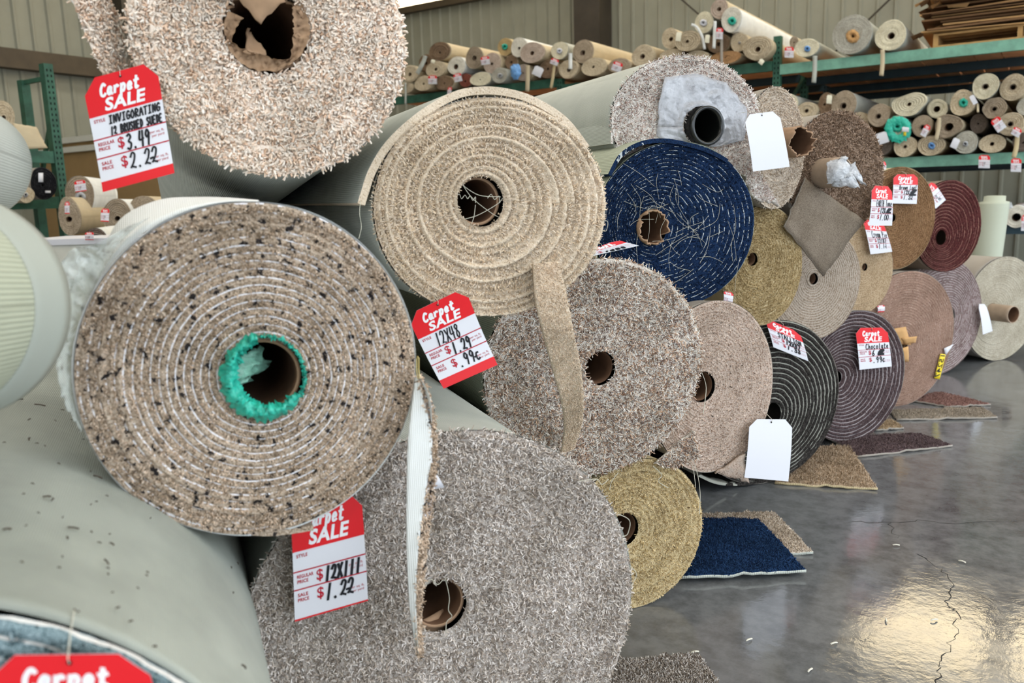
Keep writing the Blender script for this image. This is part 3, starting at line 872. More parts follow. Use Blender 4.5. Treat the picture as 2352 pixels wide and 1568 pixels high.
def ribbon(r, name, rows, thick, mats, cols=6, parent=None, loc=None, wob=0.0, **k):
    """rows: (x left, y left, x right, y right, distance from the cut end left, right) in pixels / metres"""
    Q = smooth_rows(rows); G = []
    R = np.random.default_rng(4)
    for xl, yl, xr, yr, dl, dr in Q:
        G.append([r.loc(xl+(xr-xl)*i/cols, yl+(yr-yl)*i/cols, dl+(dr-dl)*i/cols)+np.array([0, R.normal(0, 1)*wob, 0]) for i in range(cols+1)])
    return grid_sheet(name, np.array(G), thick, mats, parent or r.root, r.off if loc is None else loc, **k)


def crumple(r, name, cx, cy, rpx, a0, a1, wpx, dy, mat, amp=5.0, seed=1, parent=None, out=0.0):
    R = np.random.default_rng(seed); na, nw = 70, 7; G = np.empty((na, nw, 3))
    for i in range(na):
        a = a0+(a1-a0)*i/(na-1); w = wpx(i/(na-1)) if callable(wpx) else wpx
        for j in range(nw):
            t = j/(nw-1); q = rpx-w*t+R.normal(0, amp)*(0.4+0.6*abs(t-0.5))
            G[i, j] = r.loc(cx+q*math.cos(a), cy+q*math.sin(a), dy-out*math.sin(PI*t)+R.normal(0, 0.003))
    V = G.reshape(-1, 3); a = np.arange(na-1)[:, None]*nw+np.arange(nw-1)[None]
    Fc = np.stack([a, a+1, a+nw+1, a+nw], -1).reshape(-1, 4)
    return mk(name, V, Fc, mat, parent or r.root, (0, 0, 0) if parent is not None else r.off, smooth=False)


def threads(r, name, lines, rad, dy, mat, parent=None):
    mb = MB()
    for L in lines:
        Q = smooth_rows([(x, y, dy if len(p) == 0 else p[0]) for x, y, *p in L], 6)
        mb.tube([r.loc(x, y, d) for x, y, d in Q], rad, 4)
    o = mb.build(name, mat, parent or r.root, loc=r.off)
    return o


rC, rS, rG, rM, rB, rN, rP = (ROLLS[k] for k in ('C', 'S', 'G', 'M', 'B1', 'N', 'P'))
fC, tC = TM['C']; fS, tS = TM['S']; fB, tB = TM['B1']
# cream roll: flap of its outer turn, torn core
ribbon(rC, 'loose_flap', [(118, -110, 170, -130, .00, .04), (162, -8, 238, -25, .00, .05), (200, 88, 282, 60, .0, .05), (243, 182, 300, 165, .0, .05)], .006,
       [fC, B['light'], B['light']], cols=8, tuft=tC, tn=1500, tl=.010, tw=.0036)
for i, q in enumerate(([(520, -40), (652, -30), (655, 5), (594, 58)], [(566, 70), (580, 84), (612, 128), (560, 120)])):
    sheet(rC, 'torn_cardboard', q, [-.03, -.025, -.03, -.035] if i != 1 else [.03, .03, -.01, -.012], [M['torn']]*3, 6, 6, .003, .006*(-1)**i, .0012, 20+i, .0015)
crumple(rC, 'torn_cardboard', 613, 66, 98, R_(-40), R_(205), lambda t: 12+26*abs(math.sin(2.3*PI*t+.4)), -.012, M['torn'], 2.2, 6, rC.core, -.006)
# black-flecked roll: plastic sleeve, white liner, teal plastic
wrap = [(345, 498, 312, 512), (300, 533, 288, 522), (262, 578, 215, 562), (240, 618, 165, 572), (222, 665, 122, 642), (206, 720, 118, 700), (192, 780, 119, 765), (184, 850, 130, 850), (183, 920, 151, 930), (196, 988, 184, 990)]
Q = smooth_rows(wrap, 6); G = []; Rw = np.random.default_rng(5)
for i, (xi, yi, xo, yo) in enumerate(Q):
    G.append([rS.loc(xo+(xi-xo)*j/7, yo+(yi-yo)*j/7, -.02+.05*j/7)+np.array([0, Rw.normal(0, .006), 0]) for j in range(8)])
grid_sheet('plastic_sleeve', np.array(G), .0006, [M['film']]*3, rS.root, rS.off)
G = []
for xi, yi, xo, yo in smooth_rows([(193, 714, 186, 706), (240, 625, 230, 596), (284, 574, 260, 524), (337, 531, 300, 485), (396, 498, 372, 457), (460, 475, 448, 452), (528, 463, 518, 453), (596, 463, 594, 459)], 6):
    G.append([rS.loc(xi+(xo-xi)*t, yi+(yo-yi)*t, .004+.10*t) for t in (0, .3, .65, 1)]+[rS.loc(xo, yo+4, .25)*np.array([1, 1, 1]), rS.loc(xi+(xo-xi)*.6, yi+(yo-yi)*.6+8, .7)])
grid_sheet('white_liner', np.array(G), .002, [B['white']]*3, rS.root, rS.off)
crumple(rS, 'teal_plastic', 604, 866, 100, R_(25), R_(262), lambda t: 20+26*math.sin(PI*t)**0.8, -.010, M['teal'], 5.5, 3, rS.core, .018)
crumple(rS, 'teal_plastic', 606, 866, 98, R_(262), R_(385), 8, -.004, M['teal'], 4.0, 4, rS.core, .006)
sheet(rS, 'teal_plastic', [(520, 838), (590, 792), (618, 842), (540, 892)], [-.01, .05, .07, .0], [M['tealpale']]*3, 9, 9, .0008, .012, .006, 6, .002)
strip_extrude(rS, 'loose_edge', [(262, 1078), (330, 1152), (420, 1200), (520, 1222), (620, 1231), (720, 1218)], .008, 0, 2.5, B['white'], fS, side=1)
# largest roll: bits in its core
sheet(rG, 'torn_cardboard', [(962, 1428), (1016, 1398), (1026, 1452), (985, 1452)], [.02, .05, .05, .02], [M['tube']]*3, 5, 5, .003, .004, .001, 3)
threads(rG, 'loose_threads', [[(1022, 1325), (1032, 1370), (1030, 1400), (1038, 1415), (1026, 1428), (1024, 1455)], [(962, 1335), (975, 1345), (990, 1330), (1005, 1342), (1018, 1330)],
        [(1448, 1300), (1462, 1318), (1450, 1345)], [(1420, 1180), (1446, 1195), (1442, 1225), (1430, 1232)], [(1330, 1105), (1370, 1100), (1382, 1112), (1398, 1100)]], .0007, -.012, M['thread'])['kind'] = 'stuff'
# beige roll: unrolled outer turn, hanging strip, threads over the core
strip_extrude(rB, 'loose_outer_turn', [(1352, 335), (1302, 272), (1240, 230), (1180, 207), (1110, 199), (1040, 211), (960, 257), (888, 322), (847, 386), (828, 440), (820, 466)], .0145, -.004, 3.4, B['light'], fB, side=1)
ribbon(rB, 'loose_strip', [(1226, 606, 1283, 600, -.03, -.03), (1232, 690, 1302, 680, -.04, -.035), (1250, 770, 1318, 765, -.02, -.02), (1272, 850, 1334, 845, .06, .06), (1292, 925, 1340, 920, .16, .16), (1298, 985, 1336, 975, .25, .25), (1290, 1040, 1318, 1030, .30, .30)],
       .008, [fB, B['light'], fB], cols=8, tuft=tuft_mat('yarn_strip', gain([(214, 192, 166), (224, 204, 180), (232, 214, 194)], 1.15)), tn=5200, tl=.0045, tw=.0018)
threads(rB, 'loose_threads', [[(1060, 420), (1085, 455), (1130, 490), (1150, 500)], [(1062, 425), (1100, 448), (1150, 452)], [(1056, 505), (1095, 495), (1140, 470), (1155, 455)], [(1042, 470), (1050, 500), (1060, 520)],
        [(1045, 452), (1055, 446), (1060, 456), (1068, 448), (1074, 456), (1080, 450), (1086, 460), (1092, 452), (1092, 466)], [(1120, 455), (1128, 446), (1136, 458), (1146, 450), (1148, 466)], [(1092, 470), (1088, 500), (1080, 520)],
        [(828, 462), (826, 490), (830, 520), (824, 548)], [(1385, 505), (1396, 510), (1392, 530), (1380, 528)]], .0006, -.004, M['thread'])['kind'] = 'stuff'
# shaggy roll: flap at the lower right and dangling threads
fM, tM = TM['M']
sheet(rM, 'loose_flap', [(1505, 1062), (1590, 985), (1606, 1043), (1548, 1072)], [-.01, -.03, -.04, -.02], [fM, fM, fM], 8, 6, .008, .004, .002, 8, .003, tM, 900, .012, .0024)
threads(rM, 'loose_threads', [[(1585, 1045), (1600, 1080), (1608, 1130), (1606, 1180)], [(1580, 1048), (1592, 1075), (1598, 1120)], [(1500, 1070), (1520, 1090), (1512, 1105), (1535, 1120)], [(1612, 855), (1622, 890), (1615, 950)], [(1420, 1085), (1405, 1105), (1400, 1125)]], .001, -.03, M['thread'])['kind'] = 'stuff'
# navy roll: outer flap and tangled threads
fN, tN = TM['N']
strip_extrude(rN, 'loose_outer_turn', [(1392, 400), (1420, 352), (1470, 324), (1530, 319), (1600, 334), (1640, 350), (1668, 366)], .013, -.012, 3.0, B['green'], fN, side=-1)
Rn = np.random.default_rng(21); L = []
for i in range(46):
    a = Rn.uniform(0, 2*PI); q = Rn.uniform(40, 150); x, y = 1545+q*math.cos(a), 530+q*math.sin(a); b = Rn.uniform(0, 2*PI); ln = Rn.uniform(30, 95)
    L.append([(x, y), (x+ln*math.cos(b)*.5+Rn.normal(0, 7), y+ln*math.sin(b)*.5+Rn.normal(0, 7)), (x+ln*math.cos(b), y+ln*math.sin(b))])
L += [[(1700, 590), (1690, 640), (1688, 700), (1693, 745)], [(1685, 470), (1690, 520), (1680, 560), (1683, 600)]]
threads(rN, 'loose_threads', L, .00042, -.009, M['thread'])['kind'] = 'stuff'
# mauve roll: milky plastic round the core, hanging pile corners, gap in the outer turn
fP, tP = TM['P']
PQ = [(1524, 178), (1600, 168), (1668, 190), (1716, 250), (1710, 322), (1640, 338), (1560, 326), (1510, 318), (1512, 240)]
pcx, pcy = 1609, 291; G = []; Rp = np.random.default_rng(4)
for i in range(61):
    a = -PI+2*PI*i/60; best = 400
    for (x1, y1), (x2, y2) in zip(PQ, PQ[1:]+PQ[:1]):
        dx, dy, ex, ey = math.cos(a), math.sin(a), x2-x1, y2-y1; den = dx*ey-dy*ex
        if abs(den) > 1e-9:
            t = ((x1-pcx)*ey-(y1-pcy)*ex)/den; u = ((x1-pcx)*dy-(y1-pcy)*dx)/den
            if t > 0 and -1e-6 <= u <= 1+1e-6: best = min(best, t)
    G.append([rP.loc(pcx+(47+(best-47)*j/9)*math.cos(a), pcy+(47+(best-47)*j/9)*math.sin(a), -.022+.006*j/9)+np.array([0, Rp.normal(0, .0032)-(.014 if j == 0 else 0), 0]) for j in range(10)])
G[-1] = G[0]
grid_sheet('plastic_sheet', np.array(G), .0006, [M['filmgrey']]*3, rP.root, rP.off)
sheet(rP, 'loose_flap', [(1650, 348), (1745, 318), (1722, 396), (1672, 410)], [-.005, .0, -.01, -.015], [fP]*3, 8, 6, .008, .006, .002, 5, .002, tP, 900, .009, .0022)
sheet(rP, 'loose_flap', [(1703, 392), (1742, 398), (1787, 476), (1724, 452)], [.0, .0, -.03, -.03], [fP]*3, 8, 8, .008, .006, .002, 6, .003, tP, 900, .009, .0022)
strip_extrude(rP, 'loose_outer_turn', [(1402, 330), (1404, 290), (1416, 240), (1440, 195), (1475, 158), (1520, 135)], .008, -.003, 3.0, B['light'], fP, side=-1)
# pinkish roll flap; brown roll's hanging backing; plastic in its tube
rK, rBR, rPK, rPB = ROLLS['K'], ROLLS['BR'], ROLLS['PK'], ROLLS['PB']
sheet(rK, 'loose_flap', [(1638, 1084), (1708, 1040), (1716, 1106), (1672, 1094)], [-.005, -.02, -.02, -.01], [TM['K'][0]]*3, 6, 6, .008, .003, .002, 3, .002)
sheet(rBR, 'hanging_flap', [(1846, 410), (1980, 507), (1890, 634), (1800, 520)], [-.012, -.02, .02, -.035], [face_mat('felt_backing', [(104, 92, 80), (122, 110, 97), (136, 124, 110)], yarn=320, bump=.35), B['grey'], B['grey']], 12, 12, .009, .006, .0008, 7, .0015)
for i, q in enumerate(([(1896, 372), (1940, 360), (1962, 400), (1902, 425)], [(1900, 395), (1950, 378), (1975, 432), (1915, 428)], [(1925, 372), (1962, 375), (1990, 428), (1950, 402)])):
    sheet(rBR, 'plastic_bag', q, [-.10, -.14, -.17, -.12], [M['filmbag']]*3, 8, 8, .0006, .02, .006, 30+i, .003)
fBR = TM['BR'][0]
for i, q in enumerate(([(2030, 758), (2080, 750), (2092, 792), (2042, 788)], [(2070, 776), (2106, 772), (2102, 786), (2076, 791)], [(2068, 800), (2086, 795), (2087, 830), (2060, 830)])):
    sheet(rPK, 'torn_cardboard', q, [-.03, -.04, -.01, -.01], [M['cardlight']]*3, 4, 4, .003, .006, .001, 40+i)
# end of dark roll: a second charcoal outer turn
strip_extrude(ROLLS['BK'], 'loose_outer_turn', [(1600, 1092), (1650, 1112), (1720, 1112), (1790, 1092)], .010, -.005, 2.5, TM['BK'][0], TM['BK'][0], side=1)

# hanging strip pinned to the black-flecked roll (a piece of its own)
cs = empty('carpet_strip', tuple(at_plane(955, 1500, rS.c-rS.a*.03, rS.a)), A0)
tag(cs, 'narrow white backed carpet strip hanging from a safety pin beside the black flecked roll', 'carpet strip')
offc = tuple(np.array(local_to(rS, [np.array(cs.location)])[0])*-1)
dz = -.035
rows = [(956, 862, 962, 860), (948, 920, 972, 915), (940, 985, 990, 985), (936, 1050, 992, 1050), (935, 1120, 980, 1115), (934, 1200, 968, 1200), (936, 1300, 958, 1300), (942, 1400, 956, 1400), (958, 1505, 962, 1506)]
ribbon(rS, 'backing_side', [r_+(dz, dz-.008) for r_ in rows], .0035, [B['white']]*3, parent=cs, loc=offc)
rows = [(960, 862, 966, 862), (966, 905, 988, 908), (986, 985, 1000, 985), (990, 1050, 1002, 1050), (978, 1120, 998, 1120), (966, 1200, 988, 1200), (956, 1300, 978, 1300), (953, 1400, 970, 1400), (958, 1508, 970, 1510)]
ribbon(rS, 'pile_side', [r_+(dz-.006, dz+.012) for r_ in rows], .004, [fS]*3, parent=cs, loc=offc, tuft=tS, tn=1500, tl=.0075, tw=.0022, cols=3)
ribbon(rS, 'loose_edge', [(958, 868, 964, 866, dz, dz-.01), (972, 890, 984, 900, dz, dz-.02), (984, 930, 992, 945, dz, dz-.015), (988, 965, 991, 985, dz, dz-.006)], .002, [B['white']]*3, parent=cs, loc=offc)
mb = MB(); pts = [rS.loc(x, y, dz-.012) for x, y in ((958, 818), (962, 822), (962, 850), (964, 868), (960, 870), (957, 852), (957, 826), (960, 817))]
mb.tube(pts, .0009, 6)
mb.build('safety_pin', M['steel'], cs, loc=offc)

# ------------------------------------------------------------------ writing
GL = {
 '0': [[(.5, 1), (.1, .75), (.1, .25), (.5, 0), (.9, .25), (.9, .75), (.5, 1)]], '1': [[(.6, 1), (.4, 0)]], '2': [[(.1, .75), (.4, 1), (.8, .85), (.6, .4), (.1, .05), (.3, .12), (.95, .02)]],
 '3': [[(.15, .9), (.55, 1), (.8, .78), (.4, .55), (.85, .35), (.6, .02), (.1, .1)]], '4': [[(.25, 1), (.1, .45), (.9, .5)], [(.75, 1), (.65, 0)]], '6': [[(.8, 1), (.25, .5), (.15, .15), (.5, 0), (.85, .25), (.5, .48), (.2, .3)]],
 '7': [[(.1, .95), (.9, .98), (.4, 0)]], '8': [[(.8, .85), (.45, 1), (.2, .78), (.8, .3), (.5, 0), (.2, .25), (.8, .85)]], '9': [[(.8, .75), (.45, 1), (.15, .7), (.5, .5), (.8, .78), (.6, 0)]], '5': [[(.85, 1), (.3, .97), (.2, .55), (.75, .5), (.75, .1), (.15, .05)]],
 '.': [[(.35, .06), (.45, 0)]], 'c': [[(.7, .6), (.3, .6), (.15, .25), (.4, 0), (.75, .12)]],
 'X': [[(.1, .95), (.9, .02)], [(.9, .98), (.1, 0)]], 'x': [[(.15, .6), (.8, 0)], [(.8, .62), (.1, 0)]],
 'A': [[(.05, 0), (.5, 1), (.95, 0)], [(.2, .4), (.8, .42)]], 'B': [[(.15, 0), (.2, 1), (.7, .9), (.65, .6), (.2, .52), (.8, .4), (.75, .08), (.15, 0)]], 'C': [[(.85, .85), (.5, 1), (.12, .6), (.2, .12), (.6, 0), (.9, .15)]],
 'D': [[(.2, 0), (.25, 1), (.8, .75), (.8, .25), (.2, 0)]], 'E': [[(.85, .97), (.2, 1), (.15, .02), (.85, 0)], [(.2, .5), (.7, .52)]], 'G': [[(.85, .85), (.5, 1), (.12, .55), (.3, .03), (.8, .1), (.85, .45), (.5, .45)]],
 'H': [[(.2, 1), (.15, 0)], [(.85, 1), (.8, 0)], [(.17, .5), (.83, .5)]], 'I': [[(.2, .98), (.85, 1)], [(.52, 1), (.48, 0)], [(.15, 0), (.8, .02)]], 'L': [[(.3, 1), (.2, .03), (.9, 0)]], 'N': [[(.15, 0), (.2, 1), (.8, .02), (.85, 1)]],
 'O': [[(.5, 1), (.1, .6), (.2, .1), (.6, 0), (.9, .45), (.5, 1)]], 'P': [[(.2, 0), (.25, 1), (.8, .85), (.7, .5), (.25, .45)]], 'R': [[(.15, 0), (.2, 1), (.75, .85), (.65, .55), (.2, .5), (.85, 0)]], 'S': [[(.85, .85), (.5, 1), (.2, .75), (.75, .35), (.5, 0), (.1, .12)]],
 'T': [[(.05, .97), (.95, 1)], [(.5, 1), (.48, 0)]], 'U': [[(.15, 1), (.15, .2), (.5, 0), (.85, .25), (.88, 1)]], 'V': [[(.1, 1), (.45, 0), (.9, 1)]],
 'a': [[(.75, .55), (.4, .62), (.15, .25), (.4, .02), (.7, .3), (.75, .6), (.72, .1), (.95, .05)]], 'e': [[(.15, .3), (.75, .35), (.55, .62), (.2, .4), (.3, .02), (.85, .12)]], 'f': [[(.85, .95), (.55, .98), (.45, .5), (.4, -.1)], [(.15, .55), (.75, .58)]],
 'h': [[(.25, 1), (.15, 0), (.25, .4), (.6, .6), (.7, .3), (.75, 0)]], 'i': [[(.5, .6), (.45, .05), (.6, .02)], [(.52, .85), (.54, .88)]], 'l': [[(.5, 1), (.4, .1), (.65, .03)]], 'm': [[(.08, .6), (.1, 0), (.2, .5), (.4, .58), (.45, 0), (.55, .5), (.8, .58), (.85, 0)]],
 'n': [[(.15, .6), (.15, 0), (.3, .5), (.65, .58), (.75, .05)]], 'o': [[(.5, .62), (.15, .35), (.35, .02), (.75, .2), (.75, .5), (.5, .62)]], 'p': [[(.2, .62), (.1, -.4), (.2, .4), (.55, .62), (.8, .4), (.55, .02), (.2, .12)]], 'r': [[(.2, .6), (.18, 0), (.25, .4), (.55, .62), (.8, .52)]],
 't': [[(.5, .95), (.38, .1), (.6, 0), (.8, .1)], [(.12, .62), (.85, .68)]], 'w': [[(.05, .6), (.25, 0), (.5, .5), (.7, 0), (.95, .6)]], ' ': [], '$': [[(.85, .8), (.5, .95), (.2, .72), (.75, .32), (.5, .05), (.1, .2)], [(.5, 1.1), (.45, -.1)]],
}


def stroke_text(s, x0, y0, x1, y1, w, shear=0.15, wasp=1.0, adv=None):
    """handwriting: ribbons in tag coordinates (x right, y down, both 0..1); w = half stroke width in x units; wasp = tag width/height"""
    V, Fc = [], []
    n = len(s); cw = (x1-x0)/max(1, n); h = y1-y0
    for k, ch in enumerate(s):
        for L in GL.get(ch, []):
            Q = smooth_rows(L, 5) if len(L) > 2 else np.array(L, float)
            P = np.stack([x0+cw*(k+.08+.84*(Q[:, 0]+shear*(Q[:, 1]-.5))), y1-h*Q[:, 1]], 1)
            D = np.gradient(P, axis=0); D[:, 1] /= wasp; N = np.stack([-D[:, 1], D[:, 0]], 1); N /= np.linalg.norm(N, axis=1)[:, None]+1e-9
            N = N*np.array([w, w*wasp]); b = len(V)
            P[0] -= D[0]/(np.linalg.norm(D[0])+1e-9)*w*.5; P[-1] += D[-1]/(np.linalg.norm(D[-1])+1e-9)*w*.5
            for a, c in zip(P+N, P-N): V += [tuple(a), tuple(c)]
            for i in range(len(P)-1): Fc.append((b+2*i, b+2*i+1, b+2*i+3, b+2*i+2))
    return V, Fc


_tc = {}


def font_mesh(s, bold=0.0):
    if (s, bold) in _tc: return _tc[(s, bold)]
    cu = bpy.data.curves.new('t', 'FONT'); cu.body = s; cu.resolution_u = 3; cu.offset = bold; cu.space_character = 1.0+bold*2
    ob = bpy.data.objects.new('t', cu); COL.objects.link(ob); dg = bpy.context.evaluated_depsgraph_get()
    me = ob.evaluated_get(dg).to_mesh(); V = np.array([v.co[:2] for v in me.vertices]); Fc = [tuple(p.vertices) for p in me.polygons]
    ob.evaluated_get(dg).to_mesh_clear(); bpy.data.objects.remove(ob); bpy.data.curves.remove(cu)
    V -= V.min(0); V /= V.max(0); _tc[(s, bold)] = (V, Fc)
    return V, Fc


def font_text(s, x0, y0, x1, y1, bold=0.0, shear=0.0):
    V, Fc = font_mesh(s, bold)
    X = x0+(x1-x0)*(V[:, 0]*(1-abs(shear))+shear*V[:, 1]); Y = y1-(y1-y0)*V[:, 1]
    return list(zip(X, Y)), Fc


TG = 'sale tags on the big rolls'


def price_tag(label, corners, plane_c, plane_n, kind='red', hdr=.34, style='', reg='', sale='', rules=(.53, .70), footer=.91, bow=0.004, group=None, detail=2, chamf=(.17, .13), name='sale_tag', sthk=1.0, cross=None, tilt=0.0, strg=True, reach=0.05):
    """corners TL, TR, BR, BL in pixels on the plane; the card hangs there, writing lies on its front"""
    W4 = [at_plane(x, y, plane_c, plane_n) for x, y in corners]
    W4[2] = W4[2]; n = np.cross(W4[3]-W4[0], W4[1]-W4[0]); n /= np.linalg.norm(n)
    if np.dot(n, CAM-W4[0]) < 0: n = -n
    base = (W4[0]+W4[1]+W4[2]+W4[3])/4
    root = empty(name, tuple(base)); tag(root, label, 'price tag' if kind != 'blank' else 'blank tag', group)
    wasp = np.linalg.norm(W4[1]-W4[0])/np.linalg.norm(W4[3]-W4[0])

    def m(u, v, off):
        p = W4[0]*(1-u)*(1-v)+W4[1]*u*(1-v)+W4[2]*u*v+W4[3]*(1-u)*v
        return p+n*(off+bow*math.sin(PI*min(1, max(0, v)))*1.0+bow*.6*math.sin(2.2*v))-base

    def lim(v):
        return (chamf[0]*(1-v/chamf[1]) if v < chamf[1] else 0.0)

    def area(v0, v1, off, nu=6, nv=8):
        vs = sorted(set([v0, v1]+[v0+(v1-v0)*i/nv for i in range(nv+1)]+([chamf[1]] if v0 < chamf[1] < v1 else [])))
        V = []; Fc = []
        for j, v in enumerate(vs):
            l = lim(v)
            for i in range(nu+1): V.append(m(l+(1-2*l)*i/nu, v, off))
            if j:
                for i in range(nu): a = (j-1)*(nu+1)+i; Fc.append((a, a+1, a+nu+2, a+nu+1))
        return V, Fc
    V, Fc = area(0, 1, 0); k = len(V)
    V2, F2 = area(0, 1, -.0006); ca = MB().add(V, Fc).add(V2, F2).build('card', M['white'] if kind != 'cream' else M['cream'], root)
    if kind == 'red':
        mk('header', *area(0, hdr, .0004), M['red'], root)
        if footer: mk('footer', *area(footer, 1, .0004), M['red'], root)
    put = lambda nm, VF, mat, off=.0008: mk(nm, [m(u, v, off) for u, v in VF[0]], VF[1], mat, root) if VF[0] else None

    def comb(*L):
        V = []; Fc = []
        for v, f in L:
            b = len(V); V += list(v); Fc += [tuple(i+b for i in q) for q in f]
        return V, Fc
    if kind == 'red':
        h = hdr
        L = [font_text('SALE', .22, h*.58, .80, h*.92, .035, .06)]
        if detail: L.append(stroke_text('Carpet', .20, h*.22, .74, h*.52, .017 if detail > 1 else .022, .3, wasp))
        for t in L: put('lettering', t, M['whiteprint'])
        if detail:
            a, b = rules; rr = [area(v-.006, v+.006, .0005, 4, 1) for v in (a, b)]
            for x, y in rr: mk('ruled_line', x, y, M['redink'], root)
            L = [font_text('STYLE', .05, h+.025, .20, h+.055, .02), font_text('REGULAR', .05, a+.03, .27, a+.062, .02), font_text('PRICE', .05, a+.075, .20, a+.107, .02),
                 font_text('SALE', .05, b+.035, .19, b+.067, .02), font_text('PRICE', .05, b+.08, .20, b+.112, .02),
                 font_text('$', .31, a+.022, .40, a+.135, .015), font_text('$', .31, b+.025, .40, b+.14, .015)]
            if detail > 1:
                L += [font_text('per sq. ft.', .76, a+.045, .96, a+.075), font_text('per yard', .78, a+.08, .95, a+.11), font_text('per sq. ft.', .76, b+.10, .96, b+.13), font_text('per yard', .78, b+.135, .95, b+.165)]
            for t in L: put('printed_word', t, M['redink'])
            hw = []
            w = .011*sthk
            if isinstance(style, str): style = [style]
            gap = (a-h)/len(style)
            for q, t in enumerate(style):
                if t: hw.append(stroke_text(t, .24, h+gap*q+.02, .24+min(.72, .085*len(t)), h+gap*(q+1)-.012, w, .2, wasp))
            if reg: hw.append(stroke_text(reg, .42, a+.02, .42+.085*len(reg), b-.015, w*1.3, .2, wasp))
            if sale: hw.append(stroke_text(sale, .42, b+.02, .42+.1*len(sale), b+.16, w*1.2, .25, wasp))
            if cross: 
                x0, y0, x1, y1 = cross
                for q in range(4): hw.append(stroke_text('I', x0, y0+(y1-y0)*q/5, x1, y1, .03, .5-.3*q, wasp))
            if detail > 1: hw.append(([(.70, b+.105), (.755, b+.10), (.755, b+.122), (.70, b+.125)], [(0, 1, 2, 3)]))
            for t in hw: put('handwriting', t, M['ink'], .0010)
    # string through the punched hole
    if strg:
        e = MB(); c0 = np.array(m(.5, .045, .002)); up = np.array([0, 0, 1.0])
        s0 = np.linalg.norm(W4[1]-W4[0])
        e.tube([c0+up*.0, c0+n*.003+up*s0*.05, c0+up*s0*.12-n*reach*.4, c0+up*s0*.15-n*reach], .0006*max(1, s0/.12), 4)
        e.build('string', M['string'], root)
        V = [m(.5+.018*math.cos(t)*1, .045+.018*wasp*math.sin(t), .0012) for t in np.linspace(0, 2*PI, 13)[:-1]]
        mk('punched_hole', V, [tuple(range(12))], M['hole'], root)
    return root


def rtag(key, label, corners, dy=-.03, **k):
    r = ROLLS[key]
    k.setdefault('reach', abs(dy)+.03)
    return price_tag(label, corners, r.c+r.a*dy, r.a, group=TG, **k)


rtag('C', 'red and white sale tag priced 2.22 hanging from the cream flap at upper left', [(188, 186), (358, 140), (401, 397), (236, 441)], -.03, style=['INVIGORATING', '12 BRUSHED SUEDE'], reg='3.49', sale='2.22', hdr=.33, footer=.91, bow=-.008)
rtag('B1', 'red and white sale tag written 12x48 hanging under the beige roll', [(934, 724), (1068, 660), (1144, 838), (1020, 893)], -.03, style='12X48', reg='1.29', sale='.99c', hdr=.33, rules=(.52, .69), footer=.89, bow=-.006)
rtag('G', 'red and white sale tag written 12x111 tucked under the black flecked roll', [(667, 1166), (829, 1126), (845, 1378), (677, 1426)], -.05, style='', reg='12X111', sale='1.22', hdr=.385, rules=(.56, .72), footer=.985, bow=.003, sthk=1.3)
rtag('N', 'sale tag lying nearly flat between the beige and the navy roll', [(1340, 579), (1418, 551), (1468, 564), (1333, 594)], -.05, style='', reg='', sale='1658', hdr=.42, rules=(.55, .72), footer=0, bow=.001)
rtag('P', 'blank white tag hanging beside the ragged cardboard core', [(1708, 264), (1788, 254), (1813, 383), (1729, 394)], -.12, kind='blank', bow=.003)
rtag('K', 'blank white tag hanging in front of the charcoal roll near the floor', [(1722, 962), (1820, 963), (1810, 1105), (1709, 1096)], -.03, kind='blank', bow=.003)
rtag('BK', 'sale tag written STALLION on the charcoal roll', [(1755, 729), (1836, 763), (1856, 829), (1776, 797)], -.03, style='STALLION', reg='12X87', sale='1.33', footer=0, bow=.003, detail=2, sthk=1.1)
rtag('DB', 'sale tag written Chocolate on the dark aubergine roll', [(1964, 753), (2037, 752), (2048, 841), (1974, 849)], -.03, style='Chocolate', reg='6', sale='.99c', footer=0, bow=.002, cross=(.60, .56, .80, .66), hdr=.37)
rtag('BR', 'sale tag written EARTH Tone, upper of two overlapping tags', [(2002, 426), (2047, 428), (2048, 518), (1994, 518)], -.05, style='EARTH Tone', reg='12X', sale='1.00', footer=0, bow=.004, cross=(.70, .57, .92, .67))
rtag('CP', 'sale tag written Cream Pie, lower of two overlapping tags', [(1981, 503), (2028, 511), (2049, 578), (1999, 584)], -.03, style='Cream Pie', reg='12187', sale='1.11', footer=0, bow=.003, hdr=.3)
rtag('BL', 'sale tag written Brown Loaf on the golden brown roll', [(2052, 400), (2108, 400), (2105, 468), (2049, 467)], -.03, style='Brown Loaf', reg='12X', sale='1.22', footer=0, bow=.002, hdr=.36, cross=(.68, .54, .95, .70))
rtag('MR', 'tilted sale tag between the golden brown and the maroon roll', [(2118, 434), (2143, 416), (2172, 459), (2149, 479)], -.035, style='', reg='12', sale='.99', footer=0, bow=.002)
rtag('MS', 'narrow blank white tag between the mauve and the far beige roll', [(2246, 698), (2264, 698), (2279, 760), (2257, 768)], -.035, kind='blank', bow=.004)
rtag('L0', 'large blurred sale tag cut off by the bottom left corner', [(-30, 1504), (330, 1500), (440, 1840), (0, 1900)], -.035, hdr=.36, style='', footer=.93, bow=.004)
rtag('OL', 'sale tag mostly hidden between the navy and the pinkish roll', [(1661, 668), (1684, 672), (1679, 702), (1660, 694)], -.06, footer=0, hdr=.25, detail=1)
rtag('PK', 'sale tag corner peeking out under the light brown roll', [(2014, 702), (2031, 700), (2030, 716), (2015, 717)], -.02, footer=.85, hdr=.2, detail=1, strg=False)
rtag('BL', 'red topped sale tag peeking out above the golden brown roll', [(2016, 370), (2033, 370), (2034, 392), (2017, 392)], .03, footer=0, hdr=.45, detail=1, strg=False)
pb = price_tag('folded white paper slip sticking out behind the hanging strip', [(986, 1084), (1000, 1084), (1019, 1118), (984, 1124)], rS.c-rS.a*.005, rS.a, kind='blank', bow=.006, chamf=(.01, .01), name='paper_slip', reach=.15)
